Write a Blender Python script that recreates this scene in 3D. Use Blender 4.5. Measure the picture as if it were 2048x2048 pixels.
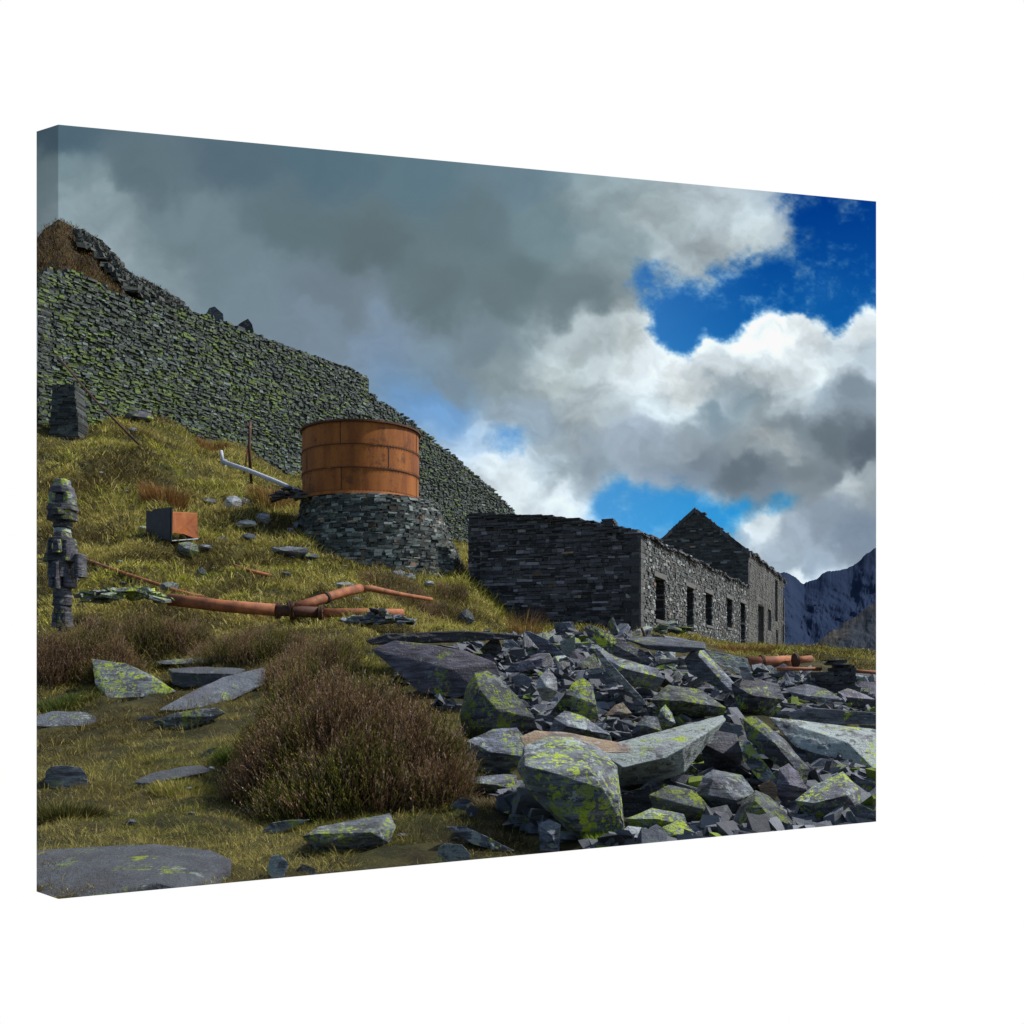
import bpy, bmesh, math, random
import numpy as np
from mathutils import Vector, Matrix, noise as mnoise

# ------------------------------------------------------------------ camera, world, sun
SC = bpy.context.scene
for o in list(bpy.data.objects): bpy.data.objects.remove(o)
COL = SC.collection
EYE = 1.5
F2 = 1886.7          # focal length in survey units
HX, HY = 966.0, 1264.0   # optical axis / eye level in survey units

cam = bpy.data.cameras.new('camera'); camo = bpy.data.objects.new('camera', cam); COL.objects.link(camo)
camo.location = (0, 0, EYE); camo.rotation_euler = (math.radians(90), 0, 0)
cam.sensor_width = 36; cam.lens = 36 * 1000 / 1024; cam.shift_y = (670 - 512) / 1024
cam.clip_end = 5000; cam.clip_start = 0.05
SC.camera = camo
SC.render.resolution_x = SC.render.resolution_y = 1024

SUN_EL, SUN_AZ = 50.0, 84.0       # azimuth clockwise from +Y (view direction) towards +X
w = bpy.data.worlds.new('World'); SC.world = w; w.use_nodes = True
nt = w.node_tree; nt.nodes.clear()
def wn(t, **k):
    n = nt.nodes.new(t)
    for a, b in k.items(): setattr(n, a, b)
    return n
skyt = wn('ShaderNodeTexSky', sky_type='NISHITA', sun_disc=False)
skyt.sun_elevation = math.radians(SUN_EL); skyt.sun_rotation = math.radians(SUN_AZ)
bg1 = wn('ShaderNodeBackground'); bg1.inputs[1].default_value = 0.125
nt.links.new(skyt.outputs[0], bg1.inputs[0])
bg2 = wn('ShaderNodeBackground'); bg2.inputs[0].default_value = (1, 1, 1, 1); bg2.inputs[1].default_value = 1.0
tc = wn('ShaderNodeTexCoord'); sep = wn('ShaderNodeSeparateXYZ'); nt.links.new(tc.outputs['Generated'], sep.inputs[0])
mr = wn('ShaderNodeMapRange'); mr.inputs[1].default_value = 0.45; mr.inputs[2].default_value = 0.62
nt.links.new(sep.outputs[1], mr.inputs[0])
mx = wn('ShaderNodeMixShader'); nt.links.new(mr.outputs[0], mx.inputs[0])
nt.links.new(bg1.outputs[0], mx.inputs[1]); nt.links.new(bg2.outputs[0], mx.inputs[2])
wo = wn('ShaderNodeOutputWorld'); nt.links.new(mx.outputs[0], wo.inputs[0])

sl = bpy.data.lights.new('sun', 'SUN'); sl.energy = 4.7; sl.angle = math.radians(2.0); sl.color = (1, .965, .92)
so = bpy.data.objects.new('sun', sl); COL.objects.link(so)
az, el = math.radians(SUN_AZ), math.radians(SUN_EL)
SD = Vector((math.sin(az) * math.cos(el), math.cos(az) * math.cos(el), math.sin(el)))
so.rotation_euler = SD.to_track_quat('Z', 'Y').to_euler(); so.location = (30, 10, 40)
SC.view_settings.view_transform = 'Standard'; SC.view_settings.look = 'None'
SC.view_settings.exposure = 0.0; SC.view_settings.gamma = 1.0

rng = np.random.default_rng(7); random.seed(7)

# ------------------------------------------------------------------ survey: bearing, height angle, distance -> world
def Q(x, y, Y): return Vector(((x - HX) * Y / F2, Y, EYE + (HY - y) * Y / F2))

TAB = {
 69:  [(5,1850),(6.5,1700),(8.8,1585),(12,1480),(15,1410),(18,1330),(20,1255),(23,1180),(27,1110),(33,1040),(40,950),(48,850),(54,790),(60,770),(100,700)],
 250: [(5,1850),(6.6,1690),(9,1578),(12,1490),(15,1400),(18,1310),(20,1262),(23,1190),(27,1110),(33,1030),(40,940),(50,845),(58,778),(62,768),(100,720)],
 420: [(5,1850),(6.8,1680),(9,1578),(12,1480),(15,1380),(18,1300),(20,1250),(24,1185),(28,1120),(34,1050),(42,960),(52,880),(64,828),(70,818),(100,790)],
 560: [(5,1850),(7,1668),(9,1575),(11,1500),(14,1400),(18,1290),(20,1240),(24,1180),(28,1135),(34,1075),(41,1000),(44,965),(52,925),(72,892),(80,880),(100,870)],
 700: [(5,1850),(7.2,1655),(9,1572),(11,1490),(14,1385),(18,1270),(20,1225),(24,1180),(28,1145),(34,1100),(40,1050),(48,1010),(60,965),(80,935),(100,925)],
 870: [(5,1850),(7.5,1640),(9,1560),(11,1480),(14,1370),(18,1250),(22,1208),(28,1190),(34,1150),(40,1085),(50,1050),(70,1030),(100,1020)],
 1000:[(5,1850),(7.8,1625),(9.5,1550),(12,1450),(15,1340),(18,1262),(22,1222),(28,1205),(34,1198),(40,1180),(60,1180),(100,1180)],
 1208:[(5,1850),(8.3,1605),(10,1530),(13,1430),(16,1330),(20,1250),(25,1214),(30,1202),(37,1196),(45,1196),(66,1205),(100,1210)],
 1410:[(5,1850),(8.8,1580),(11,1500),(14,1405),(18,1320),(22,1275),(28,1246),(35,1234),(50,1226),(66,1224),(100,1224)],
 1530:[(5,1850),(9.2,1565),(12,1475),(16,1385),(20,1325),(26,1275),(32,1245),(45,1230),(60,1228),(100,1245)],
 1653:[(5,1850),(9.6,1552),(13,1455),(17,1385),(22,1320),(28,1280),(36,1246),(45,1240),(60,1246),(100,1270)]}
TX = np.array(sorted(TAB)); LV = np.linspace(math.log(5), math.log(100), 160)
TR = np.array([np.interp(LV, np.log([a for a, b in TAB[x]]), [b for a, b in TAB[x]]) for x in TX])
k = np.ones(9) / 9
TR = np.array([np.concatenate([r[:4], np.convolve(r, k, 'valid'), r[-4:]]) for r in TR])
def hashn(ix, iy, s):
    n = (ix.astype(np.int64) * 374761393 + iy.astype(np.int64) * 668265263 + s * 982451653) & 0xffffffff
    n = ((n ^ (n >> 13)) * 1274126177) & 0xffffffff
    return ((n ^ (n >> 16)) & 0xffff) / 65535.0
def vn(x, y, s=0):
    x = np.asarray(x, float); y = np.asarray(y, float)
    ix = np.floor(x); iy = np.floor(y); fx = x - ix; fy = y - iy
    fx = fx * fx * fx * (fx * (fx * 6 - 15) + 10); fy = fy * fy * fy * (fy * (fy * 6 - 15) + 10)
    a = hashn(ix, iy, s); b = hashn(ix + 1, iy, s); c = hashn(ix, iy + 1, s); d = hashn(ix + 1, iy + 1, s)
    return (a * (1 - fx) + b * fx) * (1 - fy) + (c * (1 - fx) + d * fx) * fy
def fbm(x, y, s=0, o=5, g=.5):
    t = 0; a = 1; n = 0
    for i in range(o):
        t = t + a * vn(x, y, s + i * 17); n += a; a *= g
        x = x * 2.03 + 5.1; y = y * 2.03 - 3.7
    return t / n
def ground_rc(x, Y):
    """terrain height for bearing x (survey units) at distance Y, vectorised"""
    x = np.clip(np.asarray(x, float), 69, 1653); Y = np.asarray(Y, float)
    xi = np.clip(np.searchsorted(TX, x) - 1, 0, len(TX) - 2)
    t = (x - TX[xi]) / (TX[xi + 1] - TX[xi]); t = t * t * (3 - 2 * t)
    v = np.clip((np.log(np.clip(Y, 5, 100)) - LV[0]) / (LV[1] - LV[0]), 0, 158.999)
    vi = v.astype(int); vf = v - vi
    r = (TR[xi, vi] * (1 - vf) + TR[xi, vi + 1] * vf) * (1 - t) + (TR[xi + 1, vi] * (1 - vf) + TR[xi + 1, vi + 1] * vf) * t
    z = EYE + (HY - r) * Y / F2
    X = (x - HX) * Y / F2
    amp = np.clip(Y / 40, .12, .9)
    z = z + (fbm(X * 1.3, Y * 1.3, 63, 3) - .5) * .2 * np.clip((16 - Y) / 5, 0, 1) * np.clip((Y - 8) / 1.5, 0, 1) + (fbm(X / 2.2, Y / 2.2, 3, 4) - .5) * amp * .9 + (fbm(X * 2.2, Y * 2.2, 9, 3) - .5) * .12 + (fbm(X / .9, Y / 1.3, 29, 3) - .5) * np.clip((Y - 14) / 12, 0, 1) * .55 * np.clip((70 - Y) / 20, 0, 1) * np.clip((900 - x) / 60, .15, 1)
    return z
def gz(X, Y): return float(ground_rc(HX + X * F2 / Y, Y))
YS = np.exp(np.linspace(math.log(5.2), math.log(98), 900))
def hit(x, y):
    """first distance at which the sight line (x,y) meets the ground"""
    z = ground_rc(np.full_like(YS, x), YS); zr = EYE + (HY - y) * YS / F2
    i = np.argmax(z >= zr)
    return float(YS[i]) if z[i] >= zr[i] else 40.0

# ------------------------------------------------------------------ materials
def lin(c):
    return tuple(((v / 255) / 12.92 if v / 255 <= .04045 else ((v / 255 + .055) / 1.055) ** 2.4) for v in c)
class M:
    def __init__(s, name, rough=.85):
        s.m = bpy.data.materials.new(name); s.m.use_nodes = True; s.t = s.m.node_tree
        s.b = s.t.nodes['Principled BSDF']; s.b.inputs['Roughness'].default_value = rough
        s.b.inputs['Specular IOR Level'].default_value = .3
    def n(s, t, **k):
        n = s.t.nodes.new(t)
        for a, b in k.items():
            if a.startswith('i_'): n.inputs[a[2:]].default_value = b
            else: setattr(n, a, b)
        return n
    def l(s, a, b): s.t.links.new(a, b)
    def coord(s, scale=(1, 1, 1), obj_random=True):
        tc = s.n('ShaderNodeTexCoord'); mp = s.n('ShaderNodeMapping'); mp.inputs['Scale'].default_value = scale
        s.l(tc.outputs['Object'], mp.inputs[0])
        if obj_random:
            oi = s.n('ShaderNodeObjectInfo'); mu = s.n('ShaderNodeMath', operation='MULTIPLY'); mu.inputs[1].default_value = 37
            s.l(oi.outputs['Random'], mu.inputs[0]); s.l(mu.outputs[0], mp.inputs['Location'])
        return mp.outputs[0]
    def noise(s, vec, scale, detail=6, rough=.6, dist=0):
        n = s.n('ShaderNodeTexNoise'); n.inputs['Scale'].default_value = scale; n.inputs['Detail'].default_value = detail
        n.inputs['Roughness'].default_value = rough; n.inputs['Distortion'].default_value = dist
        s.l(vec, n.inputs['Vector']); return n.outputs[0]
    def ramp(s, f, lo, hi, a=0, b=1):
        r = s.n('ShaderNodeMapRange'); r.interpolation_type = 'SMOOTHSTEP'
        for i, v in enumerate((lo, hi, a, b)): r.inputs[i + 1].default_value = v
        s.l(f, r.inputs[0]); return r.outputs[0]
    def mix(s, f, a, b, mode='MIX'):
        m = s.n('ShaderNodeMix', data_type='RGBA', blend_type=mode)
        for i, v in ((0, f), (6, a), (7, b)):
            if isinstance(v, (float, int)): m.inputs[i].default_value = v
            elif isinstance(v, tuple): m.inputs[i].default_value = (*v, 1)
            else: s.l(v, m.inputs[i])
        return m.outputs[2]
    def bump(s, h, strength=.4, dist=.02):
        b = s.n('ShaderNodeBump'); b.inputs['Strength'].default_value = strength; b.inputs['Distance'].default_value = dist
        s.l(h, b.inputs['Height']); s.l(b.outputs[0], s.b.inputs['Normal'])
    def attr(s, name='col'):
        a = s.n('ShaderNodeAttribute'); a.attribute_name = name; return a.outputs['Color']
    def done(s, c): s.l(c, s.b.inputs['Base Color']); return s.m

def rock_mat(name, base=(.085, .097, .118), yellow=.5, grey=.5, warm=0, grain=(1, 1, 6), soft=0):
    m = M(name, .62)
    v = m.coord(); vs = m.coord(grain)
    n1 = m.noise(vs, 3.2, 8, .65, .4); n2 = m.noise(v, 1.3, 4)
    dark = tuple(c * .4 for c in base); lite = tuple(min(1, c * 2.1) for c in base)
    c = m.mix(m.ramp(n1, .34 - .2 * soft, .66 + .25 * soft), dark, lite)
    c = m.mix(m.ramp(m.noise(vs, 9, 6, .7, .3), .6, .7, 0, .6 - .45 * soft), c, tuple(min(1, x * 2.8) for x in base)); c = m.mix(m.ramp(m.noise(vs, 5, 8, .75), .6, .64, 0, .75 - .55 * soft), c, tuple(x * .25 for x in base))
    c = m.mix(m.ramp(n2, .45, .7, 0, .5), c, (.075, .062, .078))
    if warm: c = m.mix(m.ramp(m.noise(v, 2.1, 5), .42, .6, 0, warm), c, (.25, .17, .1))
    g = m.noise(v, 7, 9, .72, .3)
    region = m.noise(v, 1.7, 3, .5)
    def comb(f1, k1, f2, k2):
        a1 = m.n('ShaderNodeMath', operation='MULTIPLY'); m.l(f1, a1.inputs[0]); a1.inputs[1].default_value = k1
        a2 = m.n('ShaderNodeMath', operation='MULTIPLY_ADD'); m.l(f2, a2.inputs[0]); a2.inputs[1].default_value = k2; m.l(a1.outputs[0], a2.inputs[2]); return a2.outputs[0]
    gg = comb(g, .75, region, .3)
    gm = m.ramp(gg, .66 - .14 * grey, .7 - .14 * grey, 0, .85)
    gc = m.mix(m.noise(v, 30, 4), (.15, .2, .19), (.42, .47, .46))
    c = m.mix(gm, c, gc)
    wv = m.n('ShaderNodeVectorMath', operation='MULTIPLY_ADD'); nn = m.n('ShaderNodeTexNoise'); nn.inputs['Scale'].default_value = 14; nn.inputs['Detail'].default_value = 5
    m.l(v, nn.inputs['Vector']); m.l(nn.outputs['Color'], wv.inputs[0]); wv.inputs[1].default_value = (.16, .16, .16); m.l(v, wv.inputs[2])
    reg2 = m.noise(v, 2.3, 3, .55)
    def spots(sc, size, lo):
        vo = m.n('ShaderNodeTexVoronoi'); vo.inputs['Scale'].default_value = sc; m.l(wv.outputs[0], vo.inputs['Vector'])
        d = m.ramp(vo.outputs['Distance'], size * .85, size, 1, 0)
        k_ = m.ramp(reg2, lo, lo + .1)
        mu = m.n('ShaderNodeMath', operation='MULTIPLY'); m.l(d, mu.inputs[0]); m.l(k_, mu.inputs[1])
        br = m.ramp(m.noise(v, 45, 5, .8), .38, .5, .15, 1); m2 = m.n('ShaderNodeMath', operation='MULTIPLY'); m.l(mu.outputs[0], m2.inputs[0]); m.l(br, m2.inputs[1]); return m2.outputs[0]
    lo = .695 - .3 * yellow
    crumbs = m.ramp(comb(m.noise(v, 11, 9, .75, .5), .7, reg2, .5), .71 - .07 * yellow, .74 - .07 * yellow)
    yc = m.mix(m.noise(v, 38, 4, .7), (.12, .18, .02), (.5, .6, .035)); yc = m.mix(m.ramp(m.noise(v, 3.1, 4, .6), .42, .6, 0, .75), yc, (.16, .21, .07))
    c = m.mix(spots(5, .34, lo), c, yc); c = m.mix(spots(13, .36, lo - .06), c, yc); c = m.mix(crumbs, c, yc)
    oi = m.n('ShaderNodeObjectInfo'); rr = m.ramp(oi.outputs['Random'], 0, 1, .75, 1.6)
    hs = m.n('ShaderNodeHueSaturation'); m.l(rr, hs.inputs['Value']); m.l(c, hs.inputs['Color']); c = hs.outputs[0]
    hh = m.mix(.5, m.noise(vs, 6, 9, .7), m.noise(v, 26, 6, .7))
    m.bump(hh, 1.0, .09)
    m.l(m.ramp(n1, .2, .8, .5, .85), m.b.inputs['Roughness'])
    return m.done(c)
R = {
 'plain': rock_mat('slate_plain', (.085, .098, .122), yellow=.05, grey=.25),
 'mid': rock_mat('slate_lichened', yellow=.45, grey=.62),
 'lime': rock_mat('slate_lime_lichen', (.08, .09, .1), yellow=.95, grey=.7),
 'grey': rock_mat('slate_grey_crust', (.13, .14, .145), yellow=.4, grey=1.25),
 'pale': rock_mat('pale_slate', (.2, .215, .225), yellow=.1, grey=.5),
 'dark': rock_mat('dark_slate', (.05, .052, .062), yellow=.3, grey=.35),
 'purple': rock_mat('purple_slate', (.085, .082, .105), yellow=.3, grey=.42),
 'warm': rock_mat('warm_stone', (.16, .135, .11), yellow=.1, grey=.4, warm=.75),
 'flag': rock_mat('flagstone', (.08, .09, .104), yellow=.22, grey=.3, grain=(1.4, 1, 2.5), soft=1),
}
def wall_mat(name, lime=.5, scale=1):
    m = M(name, .75); v = m.coord(obj_random=False)
    c = m.attr()
    c = m.mix(1.0, c, m.mix(m.noise(v, 6 * scale, 7, .7), (.45, .45, .45), (1.5, 1.5, 1.5)), 'MULTIPLY')
    gm = m.ramp(m.noise(v, 5 * scale, 8, .75), .56, .64, 0, .55)
    c = m.mix(gm, c, (.17, .2, .18))
    if lime: 
        ym = m.ramp(m.noise(v, 3.3 * scale, 8, .8), .66 - .13 * lime, .7 - .13 * lime, 0, .85)
        c = m.mix(ym, c, (.16, .24, .035))
    m.bump(m.noise(v, 14 * scale, 7, .7), .6, .04)
    return m.done(c)
W_dark = wall_mat('gable_slate', 0); W_face = wall_mat('facade_slate', 0); W_hill = wall_mat('incline_slate', .6, 1.6); W_ped = wall_mat('pedestal_slate', .35)
def render_mat():
    m = M('weathered_render', .85); v = m.coord((1, 1, .35), False)
    c = m.mix(m.ramp(m.noise(v, 1.2, 8, .7), .35, .65), (.045, .047, .045), (.14, .138, .128))
    m.bump(m.noise(v, 9, 7, .7), .7, .05); return m.done(c)
W_rend = render_mat()
def rust_mat(name, a=(.3, .1, .028), b=(.13, .042, .014), streak=.25, sc=1.2):
    m = M(name, .72); v = m.coord((1, 1, streak)); v2 = m.coord()
    c = m.mix(m.ramp(m.noise(v, sc, 8, .62), .36, .66), a, b)
    c = m.mix(m.ramp(m.noise(v2, 9, 8, .75), .52, .72, 0, .7), c, (.06, .024, .012)); c = m.mix(m.ramp(m.noise(v2, 1.1, 9, .8), .54, .62, 0, .65), c, (.075, .028, .012))
    c = m.mix(m.ramp(m.noise(v, 3.3, 5, .6), .58, .75, 0, .55), c, (.42, .17, .05))
    m.bump(m.noise(v2, 25, 6, .7), .25, .01); return m.done(c)
RUST = rust_mat('rusted_plate', (.34, .115, .02), (.2, .06, .012), .18, 1.6); RUSTP = rust_mat('rusted_pipe', (.36, .13, .055), (.19, .07, .035), 1, 3)
RUSTB = rust_mat('bright_rust', (.45, .14, .04), (.3, .09, .03), .5); RUSTD = rust_mat('dark_rust', (.085, .035, .02), (.04, .022, .018), 1)
def plain(name, c, rough=.6, v=.35):
    m = M(name, rough); co = m.coord()
    k = m.mix(m.ramp(m.noise(co, 6, 7, .7), .3, .7), tuple(x * (1 - v) for x in c), tuple(x * (1 + v) for x in c))
    m.bump(m.noise(co, 30, 5), .2, .005); return m.done(k)
IRON = plain('dark_iron', (.022, .024, .03), .55); GALV = plain('weathered_white_pipe', (.42, .44, .48), .5, .2)
def veg_mat(name, rough=.7):
    m = M(name, rough); c = m.attr(); m.b.inputs['Specular IOR Level'].default_value = .15
    d = m.n('ShaderNodeBsdfTranslucent'); m.l(c, d.inputs[0]); ms = m.n('ShaderNodeMixShader'); ms.inputs[0].default_value = .25
    m.l(m.b.outputs[0], ms.inputs[1]); m.l(d.outputs[0], ms.inputs[2])
    out = m.t.nodes['Material Output']; m.l(ms.outputs[0], out.inputs[0]); return m.done(c)
VEG = veg_mat('grass_blades'); HEA = veg_mat('heather_sprigs')
def ground_mat():
    m = M('turf_and_soil', .95); v = m.coord(obj_random=False)
    c = m.mix(m.ramp(m.noise(v, .9, 8, .7), .4, .6), (.05, .055, .014), (.13, .115, .03))
    c = m.mix(m.ramp(m.noise(v, 3.1, 8, .75), .42, .66, 0, .8), c, (.035, .022, .012))
    c = m.mix(m.ramp(m.noise(v, 14, 8, .75), .56, .7, 0, .5), c, (.14, .13, .04))
    m.bump(m.noise(v, 12, 9, .8), 1, .2); return m.done(c)
GROUND = ground_mat()

# ------------------------------------------------------------------ object helpers
def tag(o, label=None, cat=None, group=None, kind=None):
    if label: o['label'] = label
    if cat: o['category'] = cat
    if group: o['group'] = group
    if kind: o['kind'] = kind
    elif cat: o['kind'] = 'thing'
    return o
def link(name, me, parent=None, mat=None, loc=None):
    o = bpy.data.objects.new(name, me); COL.objects.link(o)
    if mat is not None: me.materials.append(mat)
    if parent is not None: o.parent = parent
    if loc is not None: o.location = loc
    return o
def empty(name, loc, rz=0):
    o = bpy.data.objects.new(name, None); COL.objects.link(o); o.location = loc; o.rotation_euler[2] = rz; o.empty_display_size = .2
    return o
def np_mesh(name, verts, faces, cols=None, smooth=False):
    """faces: list of (K,n) int arrays"""
    me = bpy.data.meshes.new(name); verts = np.asarray(verts, np.float32)
    me.vertices.add(len(verts)); me.vertices.foreach_set('co', verts.ravel())
    li = np.concatenate([f.ravel() for f in faces]).astype(np.int32)
    ls = np.concatenate([np.full(len(f), f.shape[1]) for f in faces]).astype(np.int32)
    st = np.concatenate([[0], np.cumsum(ls)[:-1]]).astype(np.int32)
    me.loops.add(len(li)); me.loops.foreach_set('vertex_index', li)
    me.polygons.add(len(ls)); me.polygons.foreach_set('loop_start', st); me.polygons.foreach_set('loop_total', ls)
    me.polygons.foreach_set('use_smooth', np.full(len(ls), bool(smooth)))
    me.update(calc_edges=True)
    if cols is not None:
        a = me.attributes.new('col', 'FLOAT_COLOR', 'POINT')
        a.data.foreach_set('color', np.concatenate([cols, np.ones((len(cols), 1))], 1).astype(np.float32).ravel())
    return me
def bm_mesh(name, bm):
    me = bpy.data.meshes.new(name); bm.normal_update(); bm.to_mesh(me); bm.free(); return me
BOXF = np.array([[0, 1, 3, 2], [4, 6, 7, 5], [0, 4, 5, 1], [2, 3, 7, 6], [0, 2, 6, 4], [1, 5, 7, 3]])
class Boxes:
    """collects stones laid in a wall frame (s along, d outwards, z up)"""
    def __init__(s): s.v = []; s.c = []
    def add(s, O, D, N, s0, s1, z0, z1, d0, d1, col, jit=0.0):
        for a in (s0, s1):
            for dd in (d0, d1):
                for z in (z0, z1):
                    j = (random.uniform(-jit, jit), random.uniform(-jit, jit) * .6, random.uniform(-jit, jit) * .5) if jit else (0, 0, 0)
                    s.v.append((O[0] + D[0] * (a + j[0]) + N[0] * (dd + j[1]), O[1] + D[1] * (a + j[0]) + N[1] * (dd + j[1]), z + j[2])); s.c.append(col)
    def mesh(s, name, loc):
        v = np.array(s.v) - np.array(loc); n = len(v) // 8
        f = (BOXF[None] + (np.arange(n) * 8)[:, None, None]).reshape(-1, 4)
        return np_mesh(name, v, [f], np.array(s.c))
def drystone(name, O, D, N, L, base, top, opens, ch, sl, th, colf, parent, mat, loc, batter=0, jag=.12, proud=.03, jmul=1, gap=.004):
    """dry-laid stone wall: courses of separate stones through the whole thickness, core behind"""
    B = Boxes(); zmin = min(base(s) for s in np.linspace(0, L, 20)); zmax = max(top(s) for s in np.linspace(0, L, 40)) + jag
    z = zmin
    while z < zmax:
        h = random.uniform(*ch); s = -random.uniform(0, sl[0] * .3)
        off = -batter * (z - zmin)
        while s < L:
            w = random.uniform(*sl); 
            if random.random() < .12: w *= 1.7
            e = min(s + w, L); a = max(s, 0); m = (a + e) / 2; s += w
            if e - a < .03 or z + h < base(m) or z + h * .5 > top(m) + random.uniform(-jag, jag): continue
            skip = False
            for (o0, o1, oz0, oz1) in opens:
                if z + h * .6 > oz0 and z + h * .4 < oz1:
                    if a >= o0 - .02 and e <= o1 + .02: skip = True; break
                    if a < o0 < e and e <= o1 + .3: e = o0
                    elif a < o1 < e and a >= o0 - .3: a = o1
                    elif a < o0 and e > o1: e = o0
            if skip or e - a < .03: continue
            p = random.uniform(-proud * .4, proud); j = min(.012, h * .12) * jmul
            B.add(O, D, N, a + gap, e - gap, z + gap, z + h * random.uniform(.8, 1.0), -th + off, p + off, colf(m, z), j)
        z += h * .97
    # core
    cuts = sorted({0, L} | {o[i] for o in opens for i in (0, 1)} | set(np.arange(0, L, max(.25, L / 60))))
    for a, e in zip(cuts[:-1], cuts[1:]):
        if e - a < .01: continue
        m = (a + e) / 2; zs = [(base(m) - .3, top(m) - jag)]
        for (o0, o1, oz0, oz1) in opens:
            if o0 - .001 < m < o1 + .001:
                nz = []
                for z0, z1 in zs:
                    if oz0 > z0: nz.append((z0, min(oz0, z1)))
                    if oz1 < z1: nz.append((max(oz1, z0), z1))
                zs = nz
        for z0, z1 in zs:
            if z1 - z0 > .02:
                o0 = -batter * (z1 - zmin)
                B.add(O, D, N, a, e, z0, z1, -th * .9 + o0, -.05 + o0, (.015, .015, .017))
    return link(name, B.mesh(name, loc), parent, mat)
def slate_col(lo=.03, hi=.12, tint=(1, 1.02, 1.12), bright=.06, warm=.03):
    def f(s, z):
        v = random.uniform(lo, hi) if random.random() > bright else random.uniform(hi * 1.4, hi * 2.6)
        t = tint
        if random.random() < warm: t = (1.7, 1.15, .75)
        return (v * t[0], v * t[1], v * t[2])
    return f

def tube(name, pts, r, parent, mat, loc=(0, 0, 0), seg=14, closed_ends=True, smooth=True):
    bm = bmesh.new(); rings = []; pts = [Vector(p) - Vector(loc) for p in pts]
    for i, p in enumerate(pts):
        d = (pts[min(i + 1, len(pts) - 1)] - pts[max(i - 1, 0)]).normalized()
        u = d.cross(Vector((0, 0, 1)));  u = Vector((1, 0, 0)) if u.length < .05 else u.normalized()
        v = u.cross(d); rr = r[i] if isinstance(r, (list, tuple)) else r
        rings.append([bm.verts.new(p + (u * math.cos(a) + v * math.sin(a)) * rr) for a in [2 * math.pi * k / seg for k in range(seg)]])
    for a, b in zip(rings[:-1], rings[1:]):
        for k in range(seg):
            f = bm.faces.new((a[k], a[(k + 1) % seg], b[(k + 1) % seg], b[k])); f.smooth = smooth
    if closed_ends: bm.faces.new(rings[0][::-1]); bm.faces.new(rings[-1])
    bmesh.ops.recalc_face_normals(bm, faces=bm.faces)
    return link(name, bm_mesh(name, bm), parent, mat)
def flange(name, c, d, r, w, parent, mat, loc, bolts=8):
    d = Vector(d).normalized(); c = Vector(c)
    bm = bmesh.new()
    def cyl(c0, r0, w0, seg):
        m = d.to_track_quat('Z', 'Y').to_matrix().to_4x4(); m.translation = c0 - Vector(loc)
        bmesh.ops.create_cone(bm, cap_ends=True, segments=seg, radius1=r0, radius2=r0, depth=w0, matrix=m)
    cyl(c - d * w * .55, r, w * .8, 24); cyl(c + d * w * .55, r, w * .8, 24)
    u = d.orthogonal().normalized(); v = d.cross(u)
    for k in range(bolts):
        a = 2 * math.pi * k / bolts; cyl(c + (u * math.cos(a) + v * math.sin(a)) * r * .86, r * .07, w * 3, 6)
    return link(name, bm_mesh(name, bm), parent, mat)

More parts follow.
